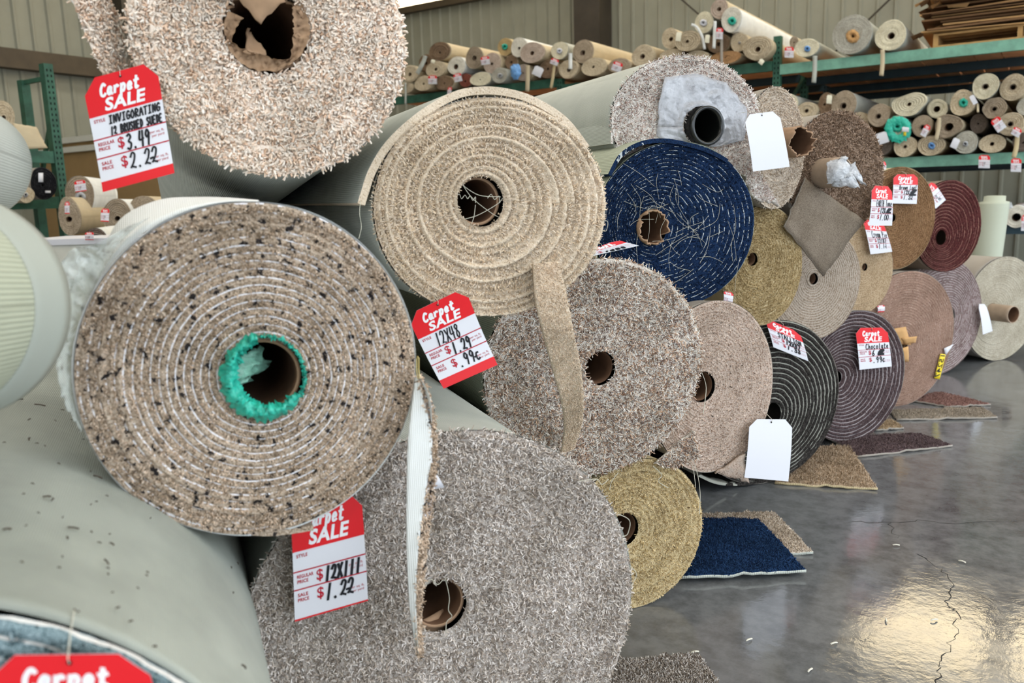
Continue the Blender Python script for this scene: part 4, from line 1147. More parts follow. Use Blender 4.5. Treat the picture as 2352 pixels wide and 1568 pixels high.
# yellow numbered label on the rose brown roll
r = ROLLS['PK']
lab = sheet(r, 'number_label', [(2160, 812), (2172, 814), (2158, 871), (2146, 868)], [-.012]*4, [M['gold']]*3, 4, 6, .0008, .003)
lab['label'] = 'yellow label printed 15247'
q = [r.loc(x, y, -.0165) for x, y in ((2161, 815), (2171, 816), (2157, 868), (2147, 866))]
V, Fc = font_mesh('15247', .01)
mk('digits', [q[0]*(1-a)*b+q[1]*(1-b)*(1-a)+q[2]*a*(1-b)+q[3]*a*b for a, b in V], Fc, M['ink'], lab)
sheet(r, 'label_strap', [(2168, 800), (2190, 790), (2186, 797), (2172, 816)], [-.012]*4, [M['white']]*3, 3, 3, .0008, .003)

# dusty bits on the huge near roll
rL = ROLLS['L0']; mb = MB(); Rl = np.random.default_rng(8)
for x, y, s in [(45, 918, 9), (92, 930, 10), (67, 963, 6), (127, 966, 4), (68, 1008, 9), (225, 1095, 9), (108, 1140, 8), (120, 1146, 7), (168, 1212, 11), (155, 1235, 5), (228, 1246, 4), (257, 1249, 5), (245, 1290, 9), (165, 1430, 9), (270, 1395, 6), (355, 1484, 5), (300, 1426, 6), (560, 1530, 8), (16, 1215, 8)]+[(Rl.uniform(0, 560), Rl.uniform(900, 1540), 3) for i in range(50)]:
    d = ray(x, y); d = d/np.linalg.norm(d)
    # meet the cylinder of the roll
    o_ = CAM-rL.c; op = o_-rL.a*np.dot(o_, rL.a); dp = d-rL.a*np.dot(d, rL.a); rr = .4225
    a, b, c = dp@dp, 2*op@dp, op@op-rr*rr; dis = b*b-4*a*c
    if dis < 0: continue
    t = (-b-math.sqrt(dis))/(2*a); p = CAM+d*t
    if np.dot(p-rL.c, rL.a) < .02: continue
    ll = s*t/F; an = Rl.uniform(0, PI); nrm = (p-rL.c)-rL.a*np.dot(p-rL.c, rL.a); nrm /= np.linalg.norm(nrm); tv = np.cross(nrm, rL.a); dv = rL.a*math.cos(an)+tv*math.sin(an)
    mb.tube([p-dv*ll, p+nrm*.0012+np.cross(nrm, dv)*ll*.2, p+dv*ll], .0011 if s > 4 else .0007, 4)
tag(mb.build('lint', M['lintd']), 'dark lint specks scattered on the huge near roll', 'lint', kind='stuff')

# ------------------------------------------------------------------ carpet samples on the floor
SW = 'carpet offcuts lying on the floor'


def swatch(label, pxs, cols, back, tn, z=0.0, tl=.006, tw=.0028, fl=None):
    C = [at(x, y, 2, z+.002) for x, y in pxs]
    base = sum(C)/4; V, Fc, UV, mi, n, m = patch_world([c-base for c in C], 14, 12, .009, 0, .0006, 3, .002)
    fm = face_mat('offcut_pile', cols, fleck=fl, yarn=170)
    o = empty('carpet_offcut', tuple(base)); tag(o, label, 'carpet offcut', SW)
    mk('backing_and_pile', V, Fc, [fm, back, back], o, uv=UV, mi=mi, smooth=True)
    V2, F2 = patch_tufts(V, 14, 12, tn, np.array([0, 0, 1.0]), tl, tw, .6, .5, 12)
    q = mk('pile', V2, F2, tuft_mat('offcut_yarn', cols), o, smooth=True); q['kind'] = 'stuff'
    return o


NAVY2 = [(20, 38, 66), (29, 53, 88), (38, 64, 100)]
swatch('grey beige offcut lying under the navy offcut', [(1600, 1184), (1777, 1180), (1868, 1273), (1640, 1286)], PALE, B['light'], 6000)
swatch('navy blue carpet offcut beside the straw coloured roll', [(1560, 1194), (1742, 1197), (1852, 1315), (1560, 1330)], NAVY2, B['light'], 9000, .012)
swatch('brown beige shaggy offcut in front of the charcoal roll', [(1840, 1030), (1950, 1028), (2016, 1126), (1780, 1112)], [(140, 118, 94), (170, 148, 124), (188, 168, 146)], B['yellow'], 6000, tl=.009)
swatch('dark plum offcut in front of the aubergine roll', [(1900, 1008), (2110, 998), (2188, 1026), (1972, 1051)], [(70, 56, 58), (96, 80, 82), (112, 96, 96)], B['grey'], 4500)
swatch('small pale offcut tip peeking out from under the aubergine roll', [(2000, 972), (2048, 966), (2076, 985), (2010, 990)], PIE, B['grey'], 600)
swatch('long grey beige offcut in front of the rose brown roll', [(2040, 945), (2255, 938), (2291, 961), (2060, 966)], [(140, 130, 116), (164, 152, 138)], B['grey'], 4000)
swatch('reddish brown offcut, farthest of the floor offcuts', [(2080, 920), (2160, 902), (2276, 931), (2180, 936)], [(120, 88, 82), (150, 118, 110)], B['grey'], 2500)
swatch('grey looped offcut at the bottom edge of the picture', [(1380, 1528), (1602, 1508), (1668, 1600), (1380, 1640)], GREY, B['light'], 6000, tl=.008)

# ------------------------------------------------------------------ pallet racks
def post(parent, x, y, z0, z1, facing, mat, w=0.075):
    """perforated upright; facing: 0 -> front is -y, 1 -> front is +x"""
    mb = MB().box((x-w/2, y-w/2, z0), (x+w/2, y+w/2, z1)); p = mb.build('upright', mat, parent)
    hb = MB(); z = z0+.06
    while z < z1-.03:
        for s in (-1, 1):
            if facing == 0: hb.box((x+s*.018-.006, y-w/2-.0015, z), (x+s*.018+.006, y-w/2+.001, z+.022))
            else: hb.box((x+w/2-.001, y+s*.018-.006, z), (x+w/2+.0015, y+s*.018+.006, z+.022))
        z += .05
    hb.build('slot_pattern', M['hole'], p)
    return p


YF = 9.05
xa, xb_, xp = -8.1, -5.17, float(at(1787, 110, 1, YF)[0])
rk = empty('pallet_rack', (-3.5, YF, 0)); tag(rk, 'long green steel pallet rack with wood decks along the back wall', 'pallet rack')
rk_loc = np.array([-3.5, YF, 0])
RB = lambda a, b: (tuple(np.array(a)-rk_loc), tuple(np.array(b)-rk_loc))
ZT = {0: 2.525, 1: 2.445, 2: 2.40}
bays = [(xa, xb_), (xb_, xp), (xp, 1.5)]
for x, zt in ((xa, 2.54), (xb_, 2.52), (xp, float(at(1787, 84, 1, YF)[2])), (1.5, 2.6)):
    for k, y in enumerate((YF, YF+1.1, YF+2.2, YF+3.3)):
        post(rk, x-rk_loc[0], y-rk_loc[1], 0, zt if k == 0 else 2.45, 0, M['green'] if k < 2 else M['blue'])
    for y in (YF, YF+2.2):
        for z in (.4, 1.1, 1.8):
            MB().bar(*RB((x, y, z), (x, y+1.1, z+.6)), .03, .03).build('brace', M['green'], rk)
for i, (a, b) in enumerate(bays):
    z = ZT[i]
    MB().box(*RB((a+.04, YF-.06, z-.10), (b-.04, YF-.005, z))).build('beam', M['greenlight'] if i == 2 else M['green'], rk)
    for k, y in enumerate((YF+1.05, YF+2.2, YF+3.3)):
        MB().box(*RB((a+.04, y-.03, z-.115), (b-.04, y+.03, z-.005))).build('beam', M['blue'], rk)
    zl = 1.405
    MB().box(*RB((a+.04, YF-.06, zl-.10), (b-.04, YF-.005, zl))).build('beam', M['greenlight'] if i == 2 else M['green'], rk)
    for y in (YF+1.05, YF+2.2, YF+3.3): MB().box(*RB((a+.04, y-.03, zl-.115), (b-.04, y+.03, zl-.005))).build('beam', M['blue'], rk)
    for y in (YF+.02, YF+1.05): MB().box(*RB((a+.04, y-.03, .66), (b-.04, y+.03, .745))).build('beam', M['blue'], rk)
    if i == 2:
        x = a+.05
        while x < b-.25:
            w = random.uniform(.20, .27)
            MB().box(*RB((x, YF+.02, z-.028), (x+w-.012, YF+3.35, z-.004))).build('deck_board', M['wood'], rk); x += w
    else: MB().box(*RB((a+.05, YF+.02, z-.028), (b-.05, YF+3.35, z-.004))).build('deck', M['wood'], rk)
    MB().box(*RB((a+.05, YF+.02, zl-.028), (b-.05, YF+3.35, zl-.004))).build('deck', M['wood'], rk)
    MB().box(*RB((a+.05, YF+.02, .72), (b-.05, YF+1.05, .745))).build('deck', M['wood'], rk)

RC = {
 'be': ([(168, 150, 124), (190, 174, 148), (204, 190, 166)], 'tan'), 'cr': ([(196, 186, 158), (212, 204, 178), (222, 214, 192)], 'light'), 'ta': ([(140, 124, 104), (160, 144, 124), (174, 158, 138)], 'tan'),
 'pk': ([(160, 142, 128), (178, 160, 146), (190, 174, 160)], 'tan'), 'br': ([(106, 86, 68), (126, 104, 84), (140, 118, 96)], 'tan'), 'wh': ([(196, 190, 176), (212, 206, 192), (222, 218, 206)], 'white'),
 'go': ([(160, 134, 92), (178, 152, 108), (190, 166, 122)], 'yellow'), 'rd': ([(112, 60, 50), (130, 76, 64), (144, 88, 74)], 'taupe'), 'gy': ([(150, 146, 134), (168, 164, 152), (182, 178, 166)], 'light'),
 'or': ([(150, 112, 76), (168, 130, 92), (180, 142, 104)], 'tan'), 'dk': ([(84, 74, 66), (100, 88, 80), (112, 100, 90)], 'grey')}
RMAT = {}


def rmat(k, line):
    if (k, line) not in RMAT:
        c = RC[k][0]; RMAT[(k, line)] = face_mat('rack_pile_%s%s' % (k, '_lined' if line else ''), c, line=tuple(int(v*.55) for v in c[0]) if line else None, lw=.16, lbreak=.40, yarn=120)
    return RMAT[(k, line)]


SH = {'u': 'carpet rolls on the upper rack shelf', 'l': 'carpet rolls on the middle rack shelf', 'k': 'carpet rolls on the left wall rack', 'f': 'carpet rolls stacked behind the left rack'}


def rack_roll(x, y, rx, ry, col, grp, label, core='o', lined=0, Yo=0.0, length=3.3, harm=None, A=0.0, Yp=None, dd=.0, core_px=None, back=None, plug=None, fit=None):
    Yc = (YF-.14+Yo) if Yp is None else Yp
    c = at(x, y, 1, Yc) if A == 0.0 else Yp
    k = np.dot(c-CAM, CF)/F
    # pixel half-width -> metres on the tilted face
    cs = abs(np.dot(np.array([math.cos(A), math.sin(A), 0]), CR)-np.dot(np.array([math.cos(A), math.sin(A), 0]), CF)*(x-CXP)/F)
    ru = rx*k/max(.35, cs); rz = ry*k
    if fit is not None:
        q = np.array([fit[0], c[1], fit[1]])-CAM; x, y = CXP+F*np.dot(q, CR)/np.dot(q, CF), CYP+F*np.dot(q, CD)/np.dot(q, CF)
        c = q+CAM; ru, rz = fit[2], fit[3]; rx, ry = rz/k, rz/k
    h = harm if harm is not None else ((2, random.uniform(-.03, .03), random.uniform(0, 3)), (3, random.uniform(-.035, .035), random.uniform(0, 3)))
    cx, cy = core_px or (x+random.uniform(-.08, .08)*rx, y+random.uniform(0, .15)*ry)
    rp = {'o': .27, 's': .24, 'b': .36, 'f': .17, 'n': .1}[core]*min(rx, ry)
    i = len(ROLLS)
    r = roll('rk%d' % i, 'carpet_roll', label, c, ru, rz, rmat(col, lined), B[back or RC[col][1]], None, A=A, layers=max(4, int(min(rx, ry)/4)), core=(cx, cy, rp), ctype='none' if core == 'n' else ('dark' if core in 'f' else ('grey' if core == 'o' else 'dark')),
             harm=h, length=length, ridge=.005 if not lined else .009, group=SH[grp], nth=56, rows=3, seed=i)
    if core == 'f' : pass
    if plug: crumple(r, 'plastic_plug', cx, cy, rp*(1.5 if plug != M['film'] else 2.4), 0, 2*PI, rp*(1.2 if plug != M['film'] else 2), -.012, plug, rp*.16, i, r.core if core != 'n' else r.root if False else None, .02)
    return r


T_, BL_, FM = M['teal'], M['bluebag'], M['filmbag']
UP = [
 (931, 199, 20, 13, 'be', 'low beige roll with teal plastic at the far left end of the upper shelf', 'n', 0, T_),
 (946, 166, 20, 19, 'be', 'beige roll with grey core second from the left end of the upper shelf', 'o', 0, None),
 (976, 149, 17, 19, 'br', 'brown roll behind a slanting cream strap on the upper shelf', 's', 0, None),
 (1010, 119, 25, 21, 'br', 'brown layered roll with long tan back topping the left end of the pile', 'n', 1, None),
 (1006, 161, 24, 19, 'be', 'beige oval roll above a sale tag near the left end of the upper shelf', 's', 0, None),
 (1050, 150, 21, 21, 'wh', 'pale round roll with round dark core on the left of the upper shelf', 'b', 0, None),
 (1086, 136, 21, 25, 'ta', 'taupe tall oval roll right of the pale round roll on the upper shelf', 'o', 1, None),
 (1138, 146, 22, 24, 'pk', 'pinkish roll with a sale tag on it in the upper shelf middle', 'f', 0, None),
 (974, 191, 21, 16, 'be', 'flattened beige roll with a sale tag at the bottom left of the upper shelf', 'f', 0, None),
 (1018, 188, 22, 16, 'br', 'flattened dark brown roll at the bottom of the upper shelf pile', 'n', 0, None),
 (1070, 184, 15, 15, 'rd', 'reddish brown flat roll at the bottom of the upper shelf pile', 'f', 0, None),
 (1106, 182, 25, 15, 'cr', 'cream flattened roll beside the reddish one on the upper shelf', 'n', 0, None),
 (1148, 174, 19, 18, 'gy', 'grey beige roll in plastic at the bottom of the upper shelf', 's', 0, FM),
 (1158, 113, 17, 20, 'go', 'golden roll with teal plug at the top of the upper shelf pile', 's', 0, T_),
 (1191, 114, 20, 23, 'wh', 'pale roll with a slit core right of the golden roll', 'f', 0, None),
 (1229, 131, 30, 25, 'pk', 'broad taupe roll in the front middle of the upper shelf', 's', 0, None),
 (1170, 149, 15, 17, 'br', 'brown roll behind the blue bag on the upper shelf', 's', 0, None),
 (1204, 171, 19, 18, 'pk', 'pinkish roll with a blue plastic bag on its left', 'n', 0, None),
 (1253, 161, 22, 21, 'br', 'brown roll behind a blank white tag on the upper shelf', 'f', 0, None),
 (1282, 117, 20, 19, 'cr', 'cream roll with a white folded end on top of the upper shelf', 's', 0, M['white']),
 (1309, 155, 22, 21, 'be', 'olive beige roll with a hanging strap left of the dark column', 'o', 0, None),
 (1337, 122, 24, 26, 'ta', 'brown taupe roll with tan back in front of the dark column', 'o', 0, None),
 (1366, 153, 29, 20, 'be', 'oval beige roll with slit core under the dark column', 'f', 0, None),
 (1421, 151, 25, 17, 'ta', 'taupe roll carrying a tilted sale tag right of the dark column', 'f', 0, None),
 (1477, 128, 26, 24, 'be', 'beige roll beside the white and mauve big roll on the upper shelf', 'o', 0, None),
 (1540, 88, 20, 23, 'be', 'beige roll at the left of the upper stepped pile', 's', 0, None),
 (1583, 93, 29, 23, 'be', 'oval beige roll with two layer line in the upper stepped pile', 'f', 1, None),
 (1616, 54, 22, 24, 'cr', 'cream roll with white plastic below the topmost roll', 's', 0, M['white']),
 (1652, 21, 20, 22, 'pk', 'topmost beige roll of the upper shelf with long tan back', 'o', 0, None),
 (1681, 48, 23, 28, 'wh', 'white roll with ragged teal plug and long white back', 's', 0, T_),
 (1697, 93, 20, 21, 'be', 'plastic wrapped beige roll in the upper stepped pile', 'n', 0, FM),
 (1740, 113, 33, 27, 'be', 'spiral layered beige roll left of the green rack post', 's', 1, None),
 (1650, 99, 26, 22, 'br', 'brown roll behind the sale tag in the upper stepped pile', 's', 0, None),
 (1667, 132, 36, 14, 'or', 'flat orange brown roll at the bottom of the stepped pile', 'n', 0, None),
 (1600, 128, 27, 13, 'be', 'flat beige roll peeking over the white and mauve big roll', 'f', 0, None),
 (1542, 126, 27, 13, 'be', 'flat beige roll lowest at the left of the stepped pile', 'n', 0, None),
 (1824, 97, 10, 13, 'ta', 'small brown roll between the green post and the pale plugged roll', 'n', 0, None),
 (1853, 109, 29, 20, 'cr', 'cream oval roll with blue plug above the hanging white strap', 's', 0, BL_),
 (1957, 79, 46, 43, 'gy', 'large grey green roll with crumpled core on the right upper shelf', 's', 0, M['cardlight']),
 (2046, 81, 36, 34, 'cr', 'pale roll with round dark core beside the cardboard pile', 'o', 0, None),
]
ORD_U = [0, -.02, .06, .02, -.04, .0, .02, .03, -.05, -.03, .04, -.02, -.05, .10, .06, -.06, .09, .0, .03, .05, -.03, .0, -.06, -.02, .0, .06, -.04, .06, .04, -.05, .04, -.06, .09, .0, .02, .04, .05, .0, .0, .03]
LO = [
 (1811, 237, 24, 20, 'cr', 'cream roll with dark oval core at the left end of the middle shelf', 'b', 0, None),
 (1860, 251, 26, 20, 'be', 'beige roll with oval core above the shaggy brown big roll', 's', 0, None),
 (1899, 241, 16, 27, 'br', 'brown roll squeezed left of the long grey roll on the middle shelf', 'n', 0, None),
 (1928, 239, 30, 30, 'ta', 'taupe roll with long grey wrapped back on the middle shelf', 'o', 0, None),
 (1976, 279, 21, 22, 'be', 'beige roll half hidden behind the shaggy brown big roll', 's', 1, None),
 (2023, 268, 27, 27, 'ta', 'taupe roll with round core right of the long grey roll', 'o', 0, None),
 (2086, 247, 40, 27, 'cr', 'cream roll collapsed into a folded heart shape on the middle shelf', 'f', 1, None),
 (2154, 255, 25, 22, 'cr', 'cream roll with heart shaped core on the middle shelf', 'b', 1, None),
 (2211, 244, 31, 31, 'be', 'beige roll with teal plug and a white tag on its shoulder', 's', 0, T_),
 (2258, 206, 33, 30, 'cr', 'loosely wound cream roll near the top right of the middle shelf', 'o', 1, None),
 (2325, 202, 32, 30, 'be', 'spiral beige roll at the top right corner of the middle shelf', 'o', 1, None),
 (2290, 249, 29, 25, 'ta', 'angular taupe roll with pale outer layer below the loose cream roll', 'o', 1, None),
 (2063, 297, 30, 27, 'cr', 'teal plastic wrapped roll with yellow sticker on the middle shelf', 'b', 0, T_),
 (2116, 288, 24, 25, 'ta', 'taupe roll with dark core and a folded sale tag', 'o', 0, None),
 (2181, 291, 35, 30, 'ta', 'teardrop shaped layered taupe roll in the centre of the middle shelf', 'b', 1, None),
 (2026, 331, 28, 23, 'dk', 'dark brown roll with a blank white tag at the lower left of the middle shelf', 's', 0, None),
 (2080, 336, 29, 25, 'be', 'tan roll with a slit centre at the bottom of the middle shelf', 'f', 0, None),
 (2141, 336, 34, 24, 'be', 'tan oval roll with blue plastic in its core', 's', 1, BL_),
 (2218, 325, 29, 27, 'gy', 'grey roll wrapped in plastic at the bottom of the middle shelf', 'f', 0, FM),
 (2320, 290, 36, 28, 'be', 'beige layered roll carrying a tilted sale tag at the right edge', 'o', 1, None),
 (2276, 330, 33, 21, 'be', 'low beige oval roll at the bottom right of the middle shelf', 's', 0, None),
 (2343, 337, 27, 22, 'dk', 'dark taupe roll behind a hanging strap at the right edge', 'n', 0, None),
 (2356, 248, 24, 21, 'gy', 'grey plastic wrapped roll cut by the right edge of the picture', 'n', 0, FM),
 (2246, 286, 20, 22, 'dk', 'dark grey plastic wrapped roll deep between the rolls of the middle shelf', 'n', 0, None),
]
ORD_L = [0, 0, .08, .03, .05, .0, -.03, .06, .02, -.02, .02, .03, -.02, .0, -.06, .03, .0, -.02, -.03, -.04, .02, .03, .05, .14]


def settle(T, O, shelf):
    P = []
    for t, yo in zip(T, O):
        c = at(t[0], t[1], 1, YF-.14+yo); k = np.dot(c-CAM, CF)/F
        P.append([c[0], c[2], t[2]*k/(CR[0]-CF[0]*(t[0]-CXP)/F), t[3]*k])
    P = np.array(P); n = len(P)
    for it in range(60):
        for i in range(n):
            for j in range(i):
                d = P[i, :2]-P[j, :2]; L = np.linalg.norm(d)+1e-9; u = d/L
                s_ = sum(1/math.sqrt((u[0]/P[q, 2])**2+(u[1]/P[q, 3])**2) for q in (i, j))*1.02
                if s_ > L:
                    e = min(.004, (s_-L)*.25); P[i, :2] += u*e; P[j, :2] -= u*e
                    if it > 5:
                        P[i, 2:] *= .9975; P[j, 2:] *= .9975
        for i in range(n):
            z = shelf(P[i, 0])+P[i, 3]*1.03
            if P[i, 1] < z: P[i, 1] += (z-P[i, 1])*.7
    return P


def build_shelf(T, O, grp, shelf):
    for (x, y, rx, ry, col, lb_, core, ln, plug), yo, p in zip(T, O, settle(T, O, shelf)):
        hm = ((2, .10, 1.2), (3, .07, 2.0), (5, .02, 1.0)) if 'heart shape on' in lb_ else ((3, .07, .2), (2, .04, .5)) if 'teardrop' in lb_ else ((6, .03, .3), (2, .02, 1.0)) if 'angular' in lb_ else None
        rack_roll(x, y, rx, ry, col, grp, lb_, core, ln, Yo=yo, plug=plug, harm=hm, back='white' if 'long white back' in lb_ else 'light' if 'grey wrapped' in lb_ else None, fit=p)


build_shelf(UP, ORD_U, 'u', lambda x: ZT[0] if x < xb_ else ZT[1] if x < xp else ZT[2])
build_shelf(LO, ORD_L, 'l', lambda x: 1.405)
# teal sleeve of the wrapped roll and the loose outer layers of two others
rw = list(ROLLS.values())[-12]
crumple(rw, 'teal_wrap', 2063, 297, 31, 0, 2*PI, 20, -.02, M['teal'], 2.0, 77, None, .015)
lab = sheet(rw, 'sticker', [(2075, 302), (2082, 301), (2081, 312), (2075, 312)], [-.06]*4, [M['gold']]*3, 2, 2, .001)

# hanging straps and strips on the racks
HS = 'carpet strips hanging from the rack rolls'


def strap(label, pts, wpx, mat, Yp=None, w2=None):
    Yp = Yp if Yp is not None else YF-.222
    Q = smooth_rows(pts, 4); G = []
    base = at(pts[0][0], pts[0][1], 1, Yp)
    for i, (x, y) in enumerate(Q):
        d = Q[min(i+1, len(Q)-1)]-Q[max(i-1, 0)]; n = np.array([-d[1], d[0]])/np.linalg.norm(d)*wpx/2
        if i == 0: G.append([at(x+n[0]*s, y+n[1]*s, 1, Yp+.16)-base for s in (1, 0, -1)])
        G.append([at(x+n[0]*s, y+n[1]*s, 1, Yp+.006*math.sin(i*.7))-base for s in (1, 0, -1)])
    o = empty('carpet_strip', tuple(base)); tag(o, label, 'carpet strip', HS)
    grid_sheet('strip', np.array(G), .006, [mat]*3, o)
    return o


strap('cream strip slanting across the brown roll near the left end of the upper shelf', [(977, 128), (972, 142), (965, 156), (958, 169)], 9, B['light'])
strap('pale vertical strip hanging below the far left end of the upper shelf', [(931, 190), (931, 215), (931, 240)], 4, B['light'])
strap('cream strip hanging over the beam below the broad taupe roll', [(1212, 150), (1212, 175), (1211, 210)], 9, B['tan'])
strap('thin tan strip hanging below the tilted tag left of the dark column', [(1273, 148), (1270, 175), (1265, 203)], 6, B['yellow'])
strap('short white strip on the olive beige roll', [(1310, 122), (1310, 140), (1310, 159)], 8, B['white'])
strap('white strip hanging beside the sale tag in the stepped pile', [(1642, 48), (1641, 80), (1639, 111)], 7, B['white'])
strap('white looped strip over the oval beige roll', [(1588, 56), (1600, 62), (1613, 85), (1618, 113)], 6, B['white'])
strap('grey strip hanging over the beam below the sale tag', [(1657, 88), (1657, 120), (1657, 150)], 6, B['grey'])
strap('long white strip hanging below the cream oval roll', [(1872, 128), (1871, 160), (1869, 190)], 10, B['light'])
strap('beige strip hanging under the pale roll by the cardboard', [(2027, 114), (2027, 145), (2024, 174)], 10, B['tan'])
strap('tan strip crossing in front of the teardrop roll', [(2157, 270), (2156, 295), (2149, 322)], 9, B['tan'])
strap('tan strip hanging in front of the dark taupe roll', [(2337, 312), (2334, 340), (2328, 362)], 11, B['yellow'])
strap('short tan strip right of the tag on the teal plugged roll', [(2245, 238), (2246, 250), (2246, 258)], 5, B['tan'])
# blue bag, rack tags
bb = empty('plastic_bag', tuple(at(1185, 164, 1, YF-.235))); tag(bb, 'crumpled blue plastic bag hanging from the upper rack shelf', 'plastic bag')
Rb = np.random.default_rng(3); G = np.empty((12, 9, 3)); b0 = np.array(bb.location)
for i in range(12):
    t = i/11; hw = 4+8*math.sin(PI*(.15+.8*t))
    for j in range(9):
        s = j/4-1; G[i, j] = at(1184+s*hw+Rb.normal(0, .8), 147+36*t, 1, YF-.235-.03*math.cos(s*1.5)*math.sin(PI*t)+Rb.normal(0, .008))-b0
grid_sheet('bag', G, .002, [M['bluebag']]*3, bb)
RT = 'tags on the rack rolls'


def rq(x, y, w, h, rot=0.0):
    c, s = math.cos(R_(rot)), math.sin(R_(rot))
    return [(x+a*w/2*c-b*h/2*s, y+a*w/2*s+b*h/2*c) for a, b in ((-1, -1), (1, -1), (1, 1), (-1, 1))]


def racktag(label, x, y, w, h, rot=0, kind='red', Yp=None, **k):
    price_tag(label, rq(x, y, w, h, rot), np.array([0, Yp if Yp is not None else YF-.235, 0]), np.array([0, 1.0, 0]), kind=kind, group=RT, detail=1 if kind == 'red' else 0, bow=.004, footer=0, hdr=.36, reach=.14,
              style='' , reg='12', sale='1.', **k) if kind == 'red' else price_tag(label, rq(x, y, w, h, rot), np.array([0, Yp if Yp is not None else YF-.235, 0]), np.array([0, 1.0, 0]), kind=kind, group=RT, bow=.004, reach=.14, name='blank_tag', **k)


for L in [('sale tag on the flattened beige roll at the left of the upper shelf', 994, 183, 20, 20, 0), ('sale tag below the pale round roll on the upper shelf', 1052, 178, 18, 19, -12), ('sale tag hanging below the beam at the left of the upper shelf', 1033, 209, 9, 18, 8),
          ('sale tag on the pinkish roll in the upper shelf middle', 1115, 139, 20, 19, -8), ('tilted sale tag above the thin tan strip', 1274, 142, 18, 14, 22), ('tilted sale tag on the taupe roll right of the dark column', 1418, 153, 22, 22, 20),
          ('sale tag in the upper stepped pile beside the white strip', 1653, 77, 16, 26, 3), ('sale tag beside the cream oval roll above the beam', 1813, 120, 21, 25, 2), ('sale tag folded over the taupe roll with dark core', 2126, 300, 14, 28, 28),
          ('tilted sale tag on the beige layered roll at the right edge', 2293, 285, 24, 32, -35), ('sale tag at the right edge above the hanging tan strip', 2335, 303, 20, 20, 28), ('sale tag hanging in front of the middle shelf beam', 2261, 371, 26, 30, 2),
          ('sale tag hanging in front of the beam at the right edge', 2334, 379, 24, 31, 2), ('sale tag on the small white roll at the right edge', 2352, 512, 12, 36, 3)]:
    racktag(*L, chamf=(.2, .14))
for L in [('tiny cream tag on the brown layered roll', 995, 141, 9, 8, 20, 'cream'), ('blank white tag tilted over the brown roll on the upper shelf', 1236, 164, 22, 22, 25, 'blank'), ('cream tag between two beige rolls of the stepped pile', 1559, 84, 12, 21, 8, 'cream'),
          ('small cream tag behind the white strip of the stepped pile', 1625, 89, 10, 19, 5, 'cream'), ('small cream diamond tag below the spiral beige roll', 1749, 142, 11, 12, 38, 'cream'), ('cream tag on the taupe roll with long grey back', 1905, 228, 12, 20, 5, 'cream'),
          ('white tag tilted over the dark brown roll of the middle shelf', 2026, 317, 27, 26, -18, 'blank'), ('white tag on the plastic wrapped grey roll', 2194, 329, 16, 24, 25, 'blank'), ('small white tag on the shoulder of the teal plugged roll', 2236, 229, 12, 22, -28, 'blank'),
          ('white paper tag on the teal wrapped roll', 2080, 297, 16, 11, 8, 'blank')]:
    racktag(*L)

